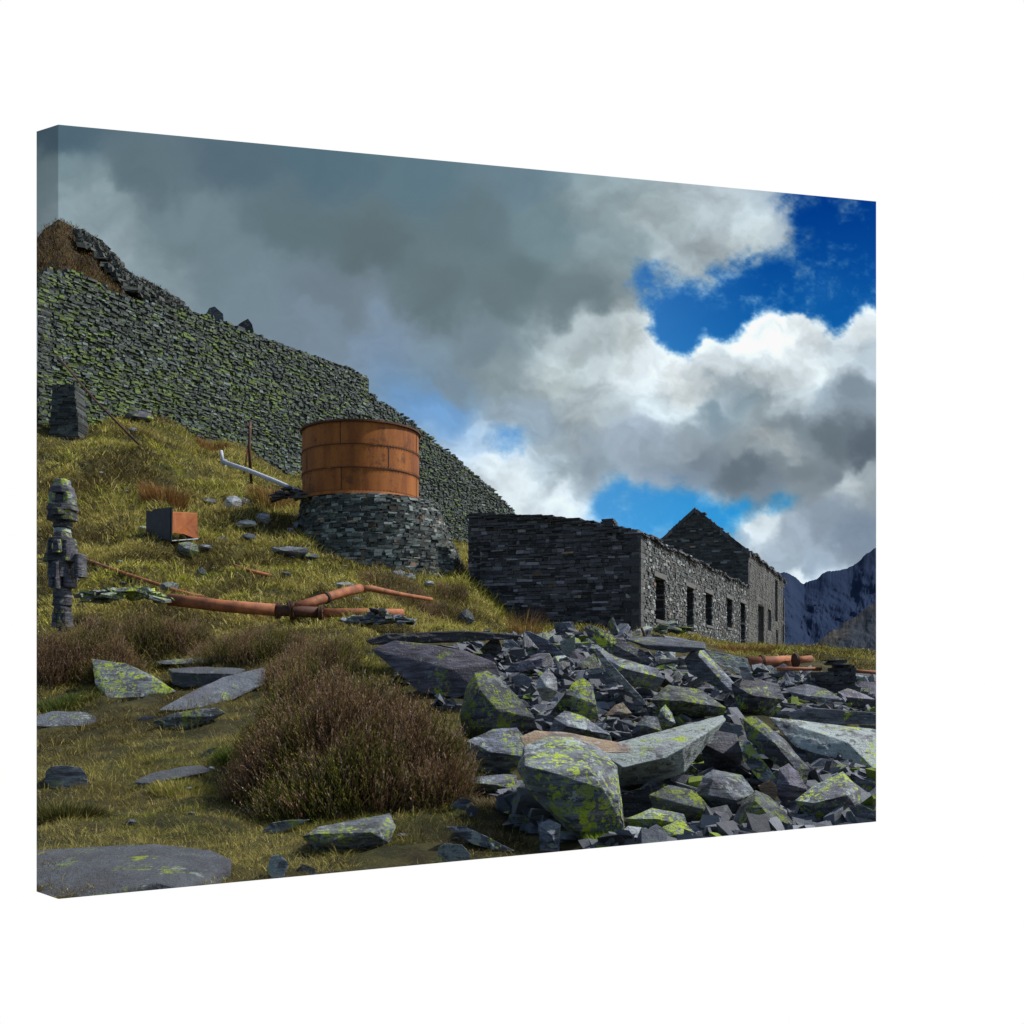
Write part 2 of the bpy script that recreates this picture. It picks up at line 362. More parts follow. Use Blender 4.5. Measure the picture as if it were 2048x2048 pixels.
def roughen(bm, L, amp, seed=0, it=4, strata=None):
    bmesh.ops.triangulate(bm, faces=bm.faces)
    for _ in range(it):
        es = [e for e in bm.edges if e.calc_length() > L]
        if not es or len(bm.faces) > 5000: break
        bmesh.ops.subdivide_edges(bm, edges=es, cuts=1); bmesh.ops.triangulate(bm, faces=[f for f in bm.faces if len(f.verts) > 3])
    bm.normal_update()
    for v in bm.verts:
        p = v.co / (L * 4) + Vector((seed, seed * .3, 0))
        n = mnoise.noise(p) * 1.0 + mnoise.noise(p * 2.7) * .6
        if strata is not None:
            q__ = (v.co.dot(strata) / L * .45 + mnoise.noise(p * .5) * .9) % 1.0; n += (q__ - .5) * 1.5 * (1 - abs(v.normal.dot(strata.normalized())))
        v.co += v.normal * n * amp
HERO = []
def outline_rock(label, mat, out, ridge=(), depth=None, Y=None, name='boulder', cat='rock', group=None, L=None, amp=1, sink=.05, by=None, parent=None):
    """boulder from its surveyed outline: rim at its own distance, nearer ridge points, real thickness behind"""
    xs = [p[0] for p in out]; ys = [p[1] for p in out]; cx = sum(xs) / len(xs); cy = sum(ys) / len(ys)
    if Y is None: Y = hit(cx, by if by else max(ys) - 2)
    size = max(max(xs) - min(xs), (max(ys) - min(ys))) * Y / F2
    dep = depth if depth is not None else size * .45
    pts = []
    if name == 'boulder':
        out = [(p[0], p[1], (p[2] if len(p) > 2 else 0) + (.2 * (p[1] - cy) / (max(ys) - cy + 1) if p[1] > cy else .28 * (cy - p[1]) / (cy - min(ys) + 1))) for p in out]
        if not ridge: ridge = [(cx - .1 * (max(xs) - min(xs)), cy, .16), (cx + .2 * (max(xs) - min(xs)), cy - .08 * (max(ys) - min(ys)), .1)]
        else: ridge = [(a_, b_, c_ + .07) for a_, b_, c_ in ridge]
    for p in out:
        dy = p[2] if len(p) > 2 else 0
        pts.append(Q(p[0], p[1], Y + dy * size))
    for (x, y, d) in ridge: pts.append(Q(x, y, Y - d * size))
    for p in out:
        dy = p[2] if len(p) > 2 else 0
        pts.append(Q(cx + (p[0] - cx) * .78, cy + (p[1] - cy) * .72 + sink * 0, Y + dep + dy * size))
    if min(y for y in ys) < 0: pass
    loc = Q(cx, max(ys), Y + dep / 2)
    if cx > 690 and Y < 20: HERO.append([(cx + (p[0] - cx) * 1.12, cy + (p[1] - cy) * 1.12 + 3) for p in out])
    bm = bmesh.new(); vs = [bm.verts.new(p - loc) for p in pts]
    r = bmesh.ops.convex_hull(bm, input=vs)
    bmesh.ops.delete(bm, geom=[g for g in set(r['geom_interior'] + r['geom_unused']) if isinstance(g, bmesh.types.BMVert)], context='VERTS')
    bmesh.ops.dissolve_limit(bm, angle_limit=math.radians(6), verts=bm.verts, edges=bm.edges)
    bmesh.ops.bevel(bm, geom=list(bm.edges), offset=size * .006, segments=1, affect='EDGES', clamp_overlap=True)
    ll = L or max(size / 13, .02)
    roughen(bm, ll, ll * .13 * amp, random.uniform(0, 50), 5, Vector((random.uniform(-.3, .3), random.uniform(-.3, .3), 1)) * random.uniform(.5, 1))
    o = link(name, bm_mesh(name, bm), parent, R[mat] if isinstance(mat, str) else mat, loc)
    if parent is None: tag(o, label, cat, group)
    return o

# ------------------------------------------------------------------ sky: backdrop with clouds
def inpoly(x, y, P):
    r = np.zeros(x.shape, bool); n = len(P); j = n - 1
    for i in range(n):
        xi, yi = P[i]; xj, yj = P[j]
        c = ((yi > y) != (yj > y)) & (x < (xj - xi) * (y - yi) / (yj - yi + 1e-9) + xi); r ^= c; j = i
    return r
def blur(a, s):
    def kern(n):
        x = np.arange(-int(3 * s), int(3 * s) + 1); g = np.exp(-x * x / (2 * s * s)); return g / g.sum()
    g = kern(0); h = len(g) // 2
    b = np.pad(a, ((h, h), (0, 0)), 'edge'); b = np.stack([np.convolve(b[:, i], g, 'valid') for i in range(b.shape[1])], 1)
    b = np.pad(b, ((0, 0), (h, h)), 'edge'); return np.stack([np.convolve(b[i], g, 'valid') for i in range(b.shape[0])], 0)
def make_sky():
    gx = np.linspace(55, 1670, 900); gy = np.linspace(220, 1290, 600); X, Yg = np.meshgrid(gx, gy)
    wx = X + (fbm(X / 48, Yg / 60, 1, 7, .6) - .5) * 55; wy = Yg + (fbm(X / 40, Yg / 60, 50, 7, .6) - .5) * 75
    P1 = [(1482,330),(1720,330),(1720,560),(1652,584),(1612,606),(1595,630),(1577,624),(1551,602),(1502,602),(1467,571),(1445,564),(1414,597),(1375,646),(1349,648),(1326,626),(1300,672),(1260,648),(1214,622),(1239,590),(1199,560),(1173,535),(1182,503),(1203,494),(1240,520),(1269,560),(1291,529),(1349,525),(1370,498),(1414,498),(1463,503),(1489,465),(1489,415)]
    P3 = [(1116,914),(1146,908),(1182,925),(1300,932),(1401,949),(1520,944),(1516,957),(1480,973),(1445,969),(1414,962),(1393,977),(1375,1010),(1247,1024),(1120,1000),(1107,969)]
    P2 = [(888,828),(930,816),(1000,806),(1026,812),(990,835),(940,848),(890,850)]
    P4 = [(690,660),(740,690),(800,760),(860,800),(950,812),(940,852),(860,856),(780,795),(700,745)]
    def cov(P, s, d=0): return blur(inpoly(wx, wy, P).astype(float), s)
    det = fbm(X / 42, Yg / 34, 21, 7, .66) - .5
    def edge(c, a, wdt): return np.clip((c + det * a - .5) / wdt + .5, 0, 1)
    lowc = np.clip((Yg - 560) / 40, 0, 1); b1 = edge(cov(P1, 7), 1.0, .6) * lowc + edge(cov(P1, 12), 1.25, .95) * (1 - lowc); b3 = edge(cov(P3, 8), .9, .9) * .9; b2 = edge(cov(P2, 11), 1.1, 1.1) * .85; b4 = cov(P4, 18) * .6
    gate = lambda P, b, s_: b * np.clip((cov(P, s_) - .03) * 5, 0, 1)
    b1 = gate(P1, b1, 16); b2 = gate(P2, b2, 16); b3 = gate(P3, b3, 14); blue = np.clip(np.maximum.reduce([b1, b3, b2, b4]), 0, 1); blue = blue * blue * (3 - 2 * blue)
    # luminance survey of the cloud deck (sRGB)
    C = [(70,240,72,92,104),(110,245,78,98,110),(90,330,118,135,140),(150,390,132,146,150),(250,330,92,108,116),(350,420,108,124,130),(200,480,138,150,155),(300,540,132,146,152),(450,300,84,102,112),(600,300,84,106,118),(560,420,92,108,114),(700,450,92,106,110),(450,520,112,128,136),(600,600,116,130,142),(700,640,124,140,158),(640,560,110,122,132),(800,330,90,112,122),(900,420,96,112,118),(800,560,96,110,114),(950,560,98,112,116),(900,650,112,126,134),(1000,340,102,122,132),(1050,430,112,130,136),(1000,520,96,112,116),(1100,560,106,120,124),(1150,380,142,156,160),(1180,470,128,142,146),(1250,420,160,170,172),(1280,500,165,174,178),(1350,400,172,180,184),(1420,440,180,188,190),(1460,400,150,160,170),(850,720,124,142,156),(820,770,112,150,190),(950,700,132,144,148),(1050,700,176,184,184),(1120,650,170,178,180),(1180,650,206,212,212),(1120,780,168,176,178),(1000,790,150,164,176),(1150,870,140,152,162),(920,880,204,210,214),(960,930,206,212,214),(1060,950,198,204,208),(1040,880,168,180,188),(900,840,176,194,212),(1430,990,198,204,208),(1400,1010,150,166,180),(1500,1000,150,160,172),(1560,980,128,138,150),(1620,1000,120,132,148),(1480,1050,158,170,182),(1540,1060,150,164,178),(1520,1085,212,216,220),(1200,980,160,190,214),(1300,960,150,180,206),(1250,660,222,228,230),(1230,700,214,219,221),(1290,705,236,238,238),(1300,740,222,226,226),(1250,760,190,198,202),(1330,700,210,216,218),(1340,780,124,140,150),(1360,740,168,180,188),(1400,760,138,154,163),(1400,690,218,224,226),(1445,595,242,244,244),(1440,640,224,228,228),(1480,650,232,235,235),(1500,620,235,237,237),(1550,630,222,226,228),(1590,660,205,212,216),(1640,620,222,226,228),(1640,680,180,190,198),(1470,700,208,214,216),(1530,700,214,219,220),(1500,750,188,196,200),(1560,740,150,162,172),(1620,740,124,136,146),(1440,790,158,168,174),(1460,830,168,174,176),(1420,850,140,148,152),(1520,800,120,130,138),(1580,820,98,108,116),(1640,850,86,96,106),(1500,870,116,124,130),(1300,840,140,150,158),(1330,870,116,126,136),(1250,850,138,148,158),(1210,830,150,160,172),(1250,900,132,144,158),(1300,910,124,136,150),(1400,900,98,108,118),(1440,930,112,122,132),(1520,910,122,130,136),(1560,890,112,120,128),(1610,905,168,174,176),(1640,900,150,158,162)]
    C = np.array(C, float); num = 0; den = 0
    qx = X + (fbm(X / 80, Yg / 80, 5, 6, .56) - .5) * 95; qy = Yg + (fbm(X / 80, Yg / 80, 70, 6, .56) - .5) * 85
    for c in C:
        d = ((qx - c[0]) ** 2 + ((qy - c[1]) * 1.25) ** 2) + 180; wgt = 1 / d ** 1.9
        num = num + wgt[..., None] * c[2:]; den = den + wgt
    cl = num / den[..., None]
    # billows: relief of a cloud height field lit from upper right
    hgt = fbm(qx / 120, qy / 80, 31, 6, .52) + .5 * (.5 - np.abs(fbm(qx / 60, qy / 42, 77, 4, .5) - .5))
    gyv, gxv = np.gradient(blur(hgt, 1.6)); rel = np.clip((gxv * .7 - gyv * .9) * -14, -.6, .6)
    lum = cl.mean(2) / 255; puff = np.clip((lum - .42) / .3, .14, 1)
    cl = cl * (1 + (rel * .035 + (hgt - hgt.mean()) * .5)[..., None] * puff[..., None])
    rim = np.clip(blur(blue, 7) - blue * .6, 0, .5)
    cl = cl + (rim * 45 * (X > 880) * (Yg > 570))[..., None]; cl = cl * np.array([1.03, 1.06, 1.075])
    t = np.clip((Yg - 380) / 620, 0, 1)[..., None]; u = np.clip((X - 850) / 600, 0, 1)[..., None]
    bl = (1 - t) * np.array([0, 58, 138]) + t * np.array([36, 150, 218]); bl = bl * u + np.array([105, 158, 216]) * (1 - u)
    c = cl * (1 - blue[..., None]) + bl * blue[..., None]
    wisp = np.exp(-((X - 1552) / 28) ** 2 - ((Yg - 540) / 22) ** 2) * np.clip(det * 3 + .3, 0, 1)
    c = c + wisp[..., None] * np.array([110, 90, 60])
    c = c * np.where(X < 110, .8, 1)[..., None]  # shade of the canvas side face painted into the sky's left strip
    c = np.clip(c, 0, 250) / 255; c = np.where(c <= .04045, c / 12.92, ((c + .055) / 1.055) ** 2.4)
    YD = 900.; V = np.stack([(X - HX) * YD / F2, np.full_like(X, YD), EYE + (HY - Yg) * YD / F2], -1).reshape(-1, 3)
    ny, nx = X.shape; idx = np.arange(nx * ny).reshape(ny, nx)
    f = np.stack([idx[:-1, :-1], idx[1:, :-1], idx[1:, 1:], idx[:-1, 1:]], -1).reshape(-1, 4)
    me = np_mesh('sky', V, [f], c.reshape(-1, 3))
    m = bpy.data.materials.new('sky_clouds'); m.use_nodes = True; t = m.node_tree; t.nodes.clear()
    a = t.nodes.new('ShaderNodeAttribute'); a.attribute_name = 'col'; e = t.nodes.new('ShaderNodeEmission'); o = t.nodes.new('ShaderNodeOutputMaterial')
    t.links.new(a.outputs['Color'], e.inputs[0]); t.links.new(e.outputs[0], o.inputs[0])
    return tag(link('sky', me, None, m), kind='structure')
make_sky()

# ------------------------------------------------------------------ mountains
def ridge(name, prof, Y0, Y1, ybase, seed, mat):
    xs = np.linspace(1440, 1670, 150); ts = np.linspace(0, 1, 70)
    top = np.interp(xs, [p[0] for p in prof], [p[1] for p in prof])
    rough_ = (fbm(xs / 14, xs * 0, seed, 5, .6) - .5) * 11
    V = []
    for t in ts:
        Yd = Y0 + (Y1 - Y0) * t
        tw = np.interp(xs + (fbm(xs / 38 + t * 2.5, np.full_like(xs, t * 4), seed + 9, 5, .55) - .5) * 150 * (1 - t) ** .8, xs, top); y = ybase + (tw - ybase) * t ** .9 + rough_ * t ** 14
        nz = fbm(xs / 45 + t * 2, np.full_like(xs, t * 5), seed + 5, 6, .55) * (1 - t) * t * 4
        Yn = Yd + (nz - .5) * (Y1 - Y0) * .12
        V.append(np.stack([(xs - HX) * Yn / F2, Yn, EYE + (HY - y) * Yd / F2], -1))
    V = np.array(V); n, k = V.shape[:2]; idx = np.arange(n * k).reshape(n, k)
    f = np.stack([idx[:-1, :-1], idx[:-1, 1:], idx[1:, 1:], idx[1:, :-1]], -1).reshape(-1, 4)
    return tag(link(name, np_mesh(name, V.reshape(-1, 3), [f]), None, mat), kind='structure')
def mount_mat(name, a, b, c3, sc):
    m = M(name, 1.0); m.b.inputs['Specular IOR Level'].default_value = 0; v = m.coord((1, .3, 1), False)
    c = m.mix(m.ramp(m.noise(v, sc, 9, .68, .3), .38, .62), a, b)
    c = m.mix(m.ramp(m.noise(v, sc * .45, 4, .5), .56, .64, 0, .8), c, c3)
    m.bump(m.noise(v, sc * 3, 8, .6), .3, 3); return m.done(c)
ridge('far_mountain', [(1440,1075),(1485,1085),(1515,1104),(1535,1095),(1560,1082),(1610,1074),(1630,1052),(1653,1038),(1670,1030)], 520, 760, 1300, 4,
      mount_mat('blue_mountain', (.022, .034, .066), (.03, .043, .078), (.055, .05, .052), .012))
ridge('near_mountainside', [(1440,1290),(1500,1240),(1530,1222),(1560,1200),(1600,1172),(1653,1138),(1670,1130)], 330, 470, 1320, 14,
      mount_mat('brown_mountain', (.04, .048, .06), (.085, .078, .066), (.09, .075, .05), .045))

# ------------------------------------------------------------------ ground
def make_ground():
    xs = np.linspace(60, 1662, 520); Ys = np.exp(np.linspace(math.log(5.2), math.log(99), 520))
    X, Yg = np.meshgrid(xs, Ys); Z = ground_rc(X, Yg)
    V = np.stack([(X - HX) * Yg / F2, Yg, Z], -1).reshape(-1, 3); idx = np.arange(X.size).reshape(X.shape)
    f = np.stack([idx[:-1, :-1], idx[:-1, 1:], idx[1:, 1:], idx[1:, :-1]], -1).reshape(-1, 4)
    tag(link('ground', np_mesh('ground', V, [f], smooth=True), None, GROUND), kind='structure')
make_ground()

# ------------------------------------------------------------------ great incline wall
def lerp_prof(P): 
    a = np.array(P, float); return lambda s: float(np.interp(s, a[:, 0], a[:, 1]))
def incline():
    A = Q(60, 0, 52); B = Q(985, 0, 95); D = Vector((B.x - A.x, B.y - A.y, 0)); L = D.length; D.normalize(); N = Vector((D.y, -D.x, 0))
    if N.y > 0: N = -N
    def s_of(x):   # intersection of bearing x with the wall line
        t = (x - HX) / F2; return (A.x - t * A.y) / (t * D.y - D.x)
    def prof(pts):
        out = []
        for x, y in pts:
            s = s_of(x); Yd = A.y + D.y * s; out.append((s, EYE + (HY - y) * Yd / F2))
        return lerp_prof(out)
    top = prof([(60,532),(110,504),(170,512),(240,550),(300,568),(340,576),(400,590),(470,616),(560,652),(707,706),(709,738),(750,766),(800,803),(870,862),(940,925),(990,980)])
    base = prof([(60,800),(250,800),(300,815),(420,850),(560,910),(600,940),(985,1080)])
    t = empty('incline_wall', (A.x, A.y, base(0)))
    tag(t, 'towering drystone slate retaining wall with green lichen rising up the hillside behind the rusty tank', 'stone wall')
    def colf(s, z):
        u = s / L; g = random.random()
        v = random.uniform(.02, .11) if g > .07 else random.uniform(.12, .24)
        c = (v * .84, v * 1.06, v * .98)
        k = vn(np.array(s / 3.), np.array(z / 2.), 5)
        if random.random() < (.42 * (1 - u) ** .8) * (0.2 + 1.3 * float(k)): q_ = random.uniform(.5, 1.6); c = (.09 * q_, .13 * q_, .035 * q_)
        return c
    drystone('wall', A, D, N, L, base, top, [], (.06, .17), (.1, .38), 1.6, colf, t, W_hill, t.location, batter=.06, jag=.18, proud=.14, jmul=2.6, gap=.006)
    # loose coping lumps on the crest
    B2 = Boxes()
    for i in range(260):
        s = random.uniform(0, L); z = top(s) - .1; h = random.uniform(.1, .35); w = random.uniform(.2, .7); d = random.uniform(-1.5, -.1)-1.0
        B2.add(A, D, N, s, s + w, z, z + h, d - .3, d + .3, (.04, .045, .05), .07)
    tag(link('coping', B2.mesh('coping', t.location), t, W_hill), kind='stuff')
    return A, D, N, L
IA, ID, IN, IL = incline()

# hilltop mound above the wall, brown grass and black rock edge
def mound():
    out = [(60,460),(85,430),(110,414),(140,428),(180,450),(205,475),(235,515),(270,528),(300,545),(335,568),(360,590)]
    xs = np.linspace(60, 360, 90); top = np.interp(xs, [p[0] for p in out], [p[1] for p in out]) + (fbm(xs / 12, xs * 0, 8, 3) - .5) * 7
    V = []; 
    for t in np.linspace(0, 1, 40):
        yb = np.interp(xs, [60, 110, 170, 240, 360], [560, 540, 548, 590, 640]); y = yb + (top - yb) * t
        Yd = 56 + (xs - 60) / 300 * 13 + t * 12 + (fbm(xs / 30, np.full_like(xs, t * 3), 2, 4) - .5) * 4 * (1 - t)
        V.append(np.stack([(xs - HX) * Yd / F2, Yd, EYE + (HY - y) * (56 + (xs - 60) / 300 * 13 + t * 12) / F2], -1))
    V = np.array(V); n, k2 = V.shape[:2]; idx = np.arange(n * k2).reshape(n, k2)
    f = np.stack([idx[:-1, :-1], idx[:-1, 1:], idx[1:, 1:], idx[1:, :-1]], -1).reshape(-1, 4)
    m = M('hilltop_turf', .95); v = m.coord(obj_random=False)
    c = m.mix(m.ramp(m.noise(v, .9, 8, .75), .4, .6), (.075, .045, .015), (.025, .022, .014)); c = m.mix(m.ramp(m.noise(v, 1.5, 8, .7), .55, .7, 0, .6), c, (.13, .11, .03))
    m.bump(m.noise(v, 3, 8, .75), 1, .4); mm = m.done(c)
    tag(link('hilltop', np_mesh('hilltop', V.reshape(-1, 3), [f]), None, mm), kind='structure')
    return V
MV = mound()
def crest_rocks():
    B = Boxes(); out = [(112,416),(140,430),(180,452),(205,477),(235,517),(270,530),(300,547),(335,570),(352,585)]
    for i in range(900):
        x = random.uniform(150, 350); y = np.interp(x, [p[0] for p in out], [p[1] for p in out]) + abs(random.gauss(0, 1)) * 11 - 1
        if x < 200 and random.random() < .35: continue
        Yd = 66 + (x - 60) / 300 * 13; p = Q(x, y, Yd - (y - 410) * .05); an = random.uniform(-.5, .5); D = Vector((math.cos(an), math.sin(an), 0)); N = Vector((D.y, -D.x, 0)); v = random.uniform(.02, .09)
        w_ = random.uniform(.2, .8); h = random.uniform(.08, .35); B.add(p, D, N, -w_ / 2, w_ / 2, p.z - h, p.z, -.5, random.uniform(0, .3), (v, v * 1.08, v), .09)
    l = Q(200, 480, 68); tag(link('crest_rocks', B.mesh('crest_rocks', l), None, W_hill, l), kind='stuff', label='dark broken rock edging the skyline above the great wall', cat='rock rubble')
crest_rocks()

# ------------------------------------------------------------------ buildings
A = Vector((4.74, 37.0, 0)); FD = Vector((.351, .936, 0)); GD = Vector((-.936, .351, 0)); FN = Vector((.936, -.351, 0)); GN = Vector((-.351, -.936, 0))
LF = 30.75
def fs(x, O=A):   # distance along facade line for bearing x
    t = (x - HX) / F2; return (O.x - t * O.y) / (t * FD.y - FD.x)
def fz(x, y): 
    s = fs(x); return EYE + (HY - y) * (A.y + FD.y * s) / F2
def building():
    t = empty('ruined_building', (A.x, A.y, 2.8))
    tag(t, 'low roofless slate ruin with dark blank end wall and five openings along its lit side', 'building')
    L = t.location
    op = []
    for x0, x1, y0, y1 in [(1236,1254,1091,1170),(1295,1308,1108,1192),(1331,1343,1120,1180),(1371,1381,1130,1185),(1397,1406,1138,1214)]:
        op.append((fs(x0), fs(x1), fz((x0 + x1) / 2, y1), fz((x0 + x1) / 2, y0)))
    ftop = lambda s: 6.5 + .42 * s / LF + .05 * math.sin(s * 1.1)
    fbase = lambda s: 2.75
    fc0 = slate_col(.022, .14, (.98, 1.05, 1.03), .14, .03)
    drystone('facade_wall', A, FD, FN, LF, fbase, ftop, op, (.06, .15), (.1, .4), .55, fc0, t, W_face, L, jag=.05, proud=.04, jmul=1.5)
    gp = []
    for x, y in [(1208,1006),(1160,998),(1130,990),(1060,980),(1000,977),(890,972)]:
        tt = (x - HX) / F2; s_ = (A.x - tt * A.y) / (tt * GD.y - GD.x); gp.append((s_, EYE + (HY - y) * (A.y + GD.y * s_) / F2))
    gtop = lerp_prof(gp)
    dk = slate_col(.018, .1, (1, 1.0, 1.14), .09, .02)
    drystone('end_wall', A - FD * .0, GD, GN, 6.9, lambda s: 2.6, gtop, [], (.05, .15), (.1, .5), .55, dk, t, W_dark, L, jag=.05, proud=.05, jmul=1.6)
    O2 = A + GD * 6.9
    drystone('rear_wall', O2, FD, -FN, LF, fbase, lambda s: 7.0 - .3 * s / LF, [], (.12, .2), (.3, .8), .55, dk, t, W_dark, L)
    # quoins
    B = Boxes(); z = 2.7; i = 0
    while z < 6.4:
        h = random.uniform(.2, .32); a, b = (.62, .34) if i % 2 else (.34, .62)
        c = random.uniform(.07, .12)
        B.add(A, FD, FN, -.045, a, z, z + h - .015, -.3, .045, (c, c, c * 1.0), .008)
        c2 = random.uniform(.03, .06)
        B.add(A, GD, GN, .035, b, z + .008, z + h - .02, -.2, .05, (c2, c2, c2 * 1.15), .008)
        z += h; i += 1
    link('corner_stones', B.mesh('corner_stones', L), t, W_face)
    for (o0, o1, z0, z1) in op:
        B = Boxes(); B.add(A, FD, FN, o0 - .3, o1 + .3, z1, z1 + .2, -.57, .05, (.12, .12, .115), .01); link('lintel', B.mesh('lintel', L), t, W_face)
        B = Boxes(); B.add(A, FD, FN, o0 - .12, o1 + .12, z0 - .12, z0, -.57, .08, (.13, .13, .125), .01); link('sill', B.mesh('sill', L), t, W_face)
    # slate coping, ragged
    B = Boxes(); 
    for i in range(150):
        s = random.uniform(-.1, LF); w = random.uniform(.3, .8); z = ftop(s) + random.uniform(-.04, .08); tl = random.uniform(.03, .06)
        B.add(A, FD, FN, s, s + w, z, z + tl, -.6, random.uniform(.08, .2), slate_col(.04, .13)(0, 0), .02)
    tag(link('coping', B.mesh('coping', L), t, W_dark), kind='stuff'); B = Boxes()
    for i in range(120):
        s = random.uniform(0, 6.8); w = random.uniform(.25, .8); z = gtop(s) + random.uniform(-.08, .1); tl = random.uniform(.03, .07)
        B.add(A, GD, GN, s, min(6.95, s + w), z, z + tl, -.6, random.uniform(.02, .12), slate_col(.02, .07)(0, 0), .03)
    tag(link('coping', B.mesh('coping', L), t, W_dark), kind='stuff')
    B = Boxes()   # chimney-like lump on the wall head
    s0 = 1.25; z = gtop(s0) + .05
    for q in range(3): B.add(A, GD, GN, s0 - .3 + q * .05, s0 + .3 - q * .03, z + q * .09, z + q * .09 + .085, -.5, -.02, (.045, .047, .055), .015)
    link('loose_stones', B.mesh('loose_stones', L), t, W_dark)
    # drip course of slates under the end wall head
    B = Boxes(); s = .6
    while s < 6.9:
        w = random.uniform(.4, .9); z = gtop(s) - .42 + .0 * s; B.add(A, GD, GN, s, min(6.9, s + w), z, z + .045, -.2, .1, (.05, .052, .06), .008); s += w
    link('drip_course', B.mesh('drip_course', L), t, W_dark)

    # tall building behind
    Bc = A + FD * LF
    t2 = empty('ruined_building', (Bc.x, Bc.y, 2.9)); L = t2.location
    tag(t2, 'tall roofless gabled slate ruin with rendered grey side, behind the low ruin', 'building')
    LT = 25.; op = []
    def fzt(x, y): s = fs(x); return EYE + (HY - y) * (A.y + FD.y * s) / F2
    for x0, x1, y0, y1 in [(1430,1441,1143,1221),(1449,1455,1150,1190),(1462,1467,1095,1173),(1477,1480.5,1108,1173),(1464,1467.5,1187,1222),(1476,1479,1180,1224)]:
        op.append((fs(x0) - LF, fs(x1) - LF, fzt((x0 + x1) / 2, y1), fzt((x0 + x1) / 2, y0)))
    ft = lambda s: 9.3 - .1 * math.sin(s * 1.3)
    drystone('facade_wall', Bc, FD, FN, LT, lambda s: 2.7, ft, op, (.1, .2), (.2, .7), .6, slate_col(.07, .15, (1, .97, .88), .08, .1), t2, W_rend, L)
    gt = lambda s: 12.3 - abs(s - 3.5) * .86
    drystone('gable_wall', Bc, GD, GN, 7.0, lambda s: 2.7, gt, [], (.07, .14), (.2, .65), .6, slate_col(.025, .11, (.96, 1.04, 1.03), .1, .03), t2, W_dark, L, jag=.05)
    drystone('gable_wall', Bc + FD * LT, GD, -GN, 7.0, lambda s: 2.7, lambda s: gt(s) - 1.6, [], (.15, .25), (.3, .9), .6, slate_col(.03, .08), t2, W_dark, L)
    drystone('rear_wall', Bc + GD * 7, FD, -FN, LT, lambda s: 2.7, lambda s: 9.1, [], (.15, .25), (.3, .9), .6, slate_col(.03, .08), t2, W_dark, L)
    B = Boxes()
    for i in range(110):
        s = random.uniform(0, LT); w = random.uniform(.3, 1.); z = ft(s) + random.uniform(-.05, .12)
        B.add(Bc, FD, FN, s, s + w, z, z + .07, -.6, random.uniform(.1, .25), slate_col(.04, .13)(0, 0), .02)
    tag(link('coping', B.mesh('coping', L), t2, W_dark), kind='stuff'); B = Boxes()
    for i in range(150):   # slates laid up the rake of the gable
        s = random.uniform(-.15, 6.8); w = random.uniform(.25, .5); e = s + w
        if s < 3.5 < e: s, e = (s, 3.52) if random.random() < .5 else (3.48, e)
        za, zb = gt(s) - .02 + random.uniform(-.03, .05), gt(e) - .02 + random.uniform(-.03, .05); th_ = random.uniform(.04, .1); dd = random.uniform(.0, .08); cc = slate_col(.03, .1)(0, 0)
        for ss, zz in ((s, za), (e, zb)):
            for d_ in (-.6, dd):
                for z_ in (zz - .22, zz + th_): B.v.append((Bc.x + GD.x * ss + GN.x * d_, Bc.y + GD.y * ss + GN.y * d_, z_)); B.c.append(cc)
    tag(link('coping', B.mesh('coping', L), t2, W_dark), kind='stuff')
building()

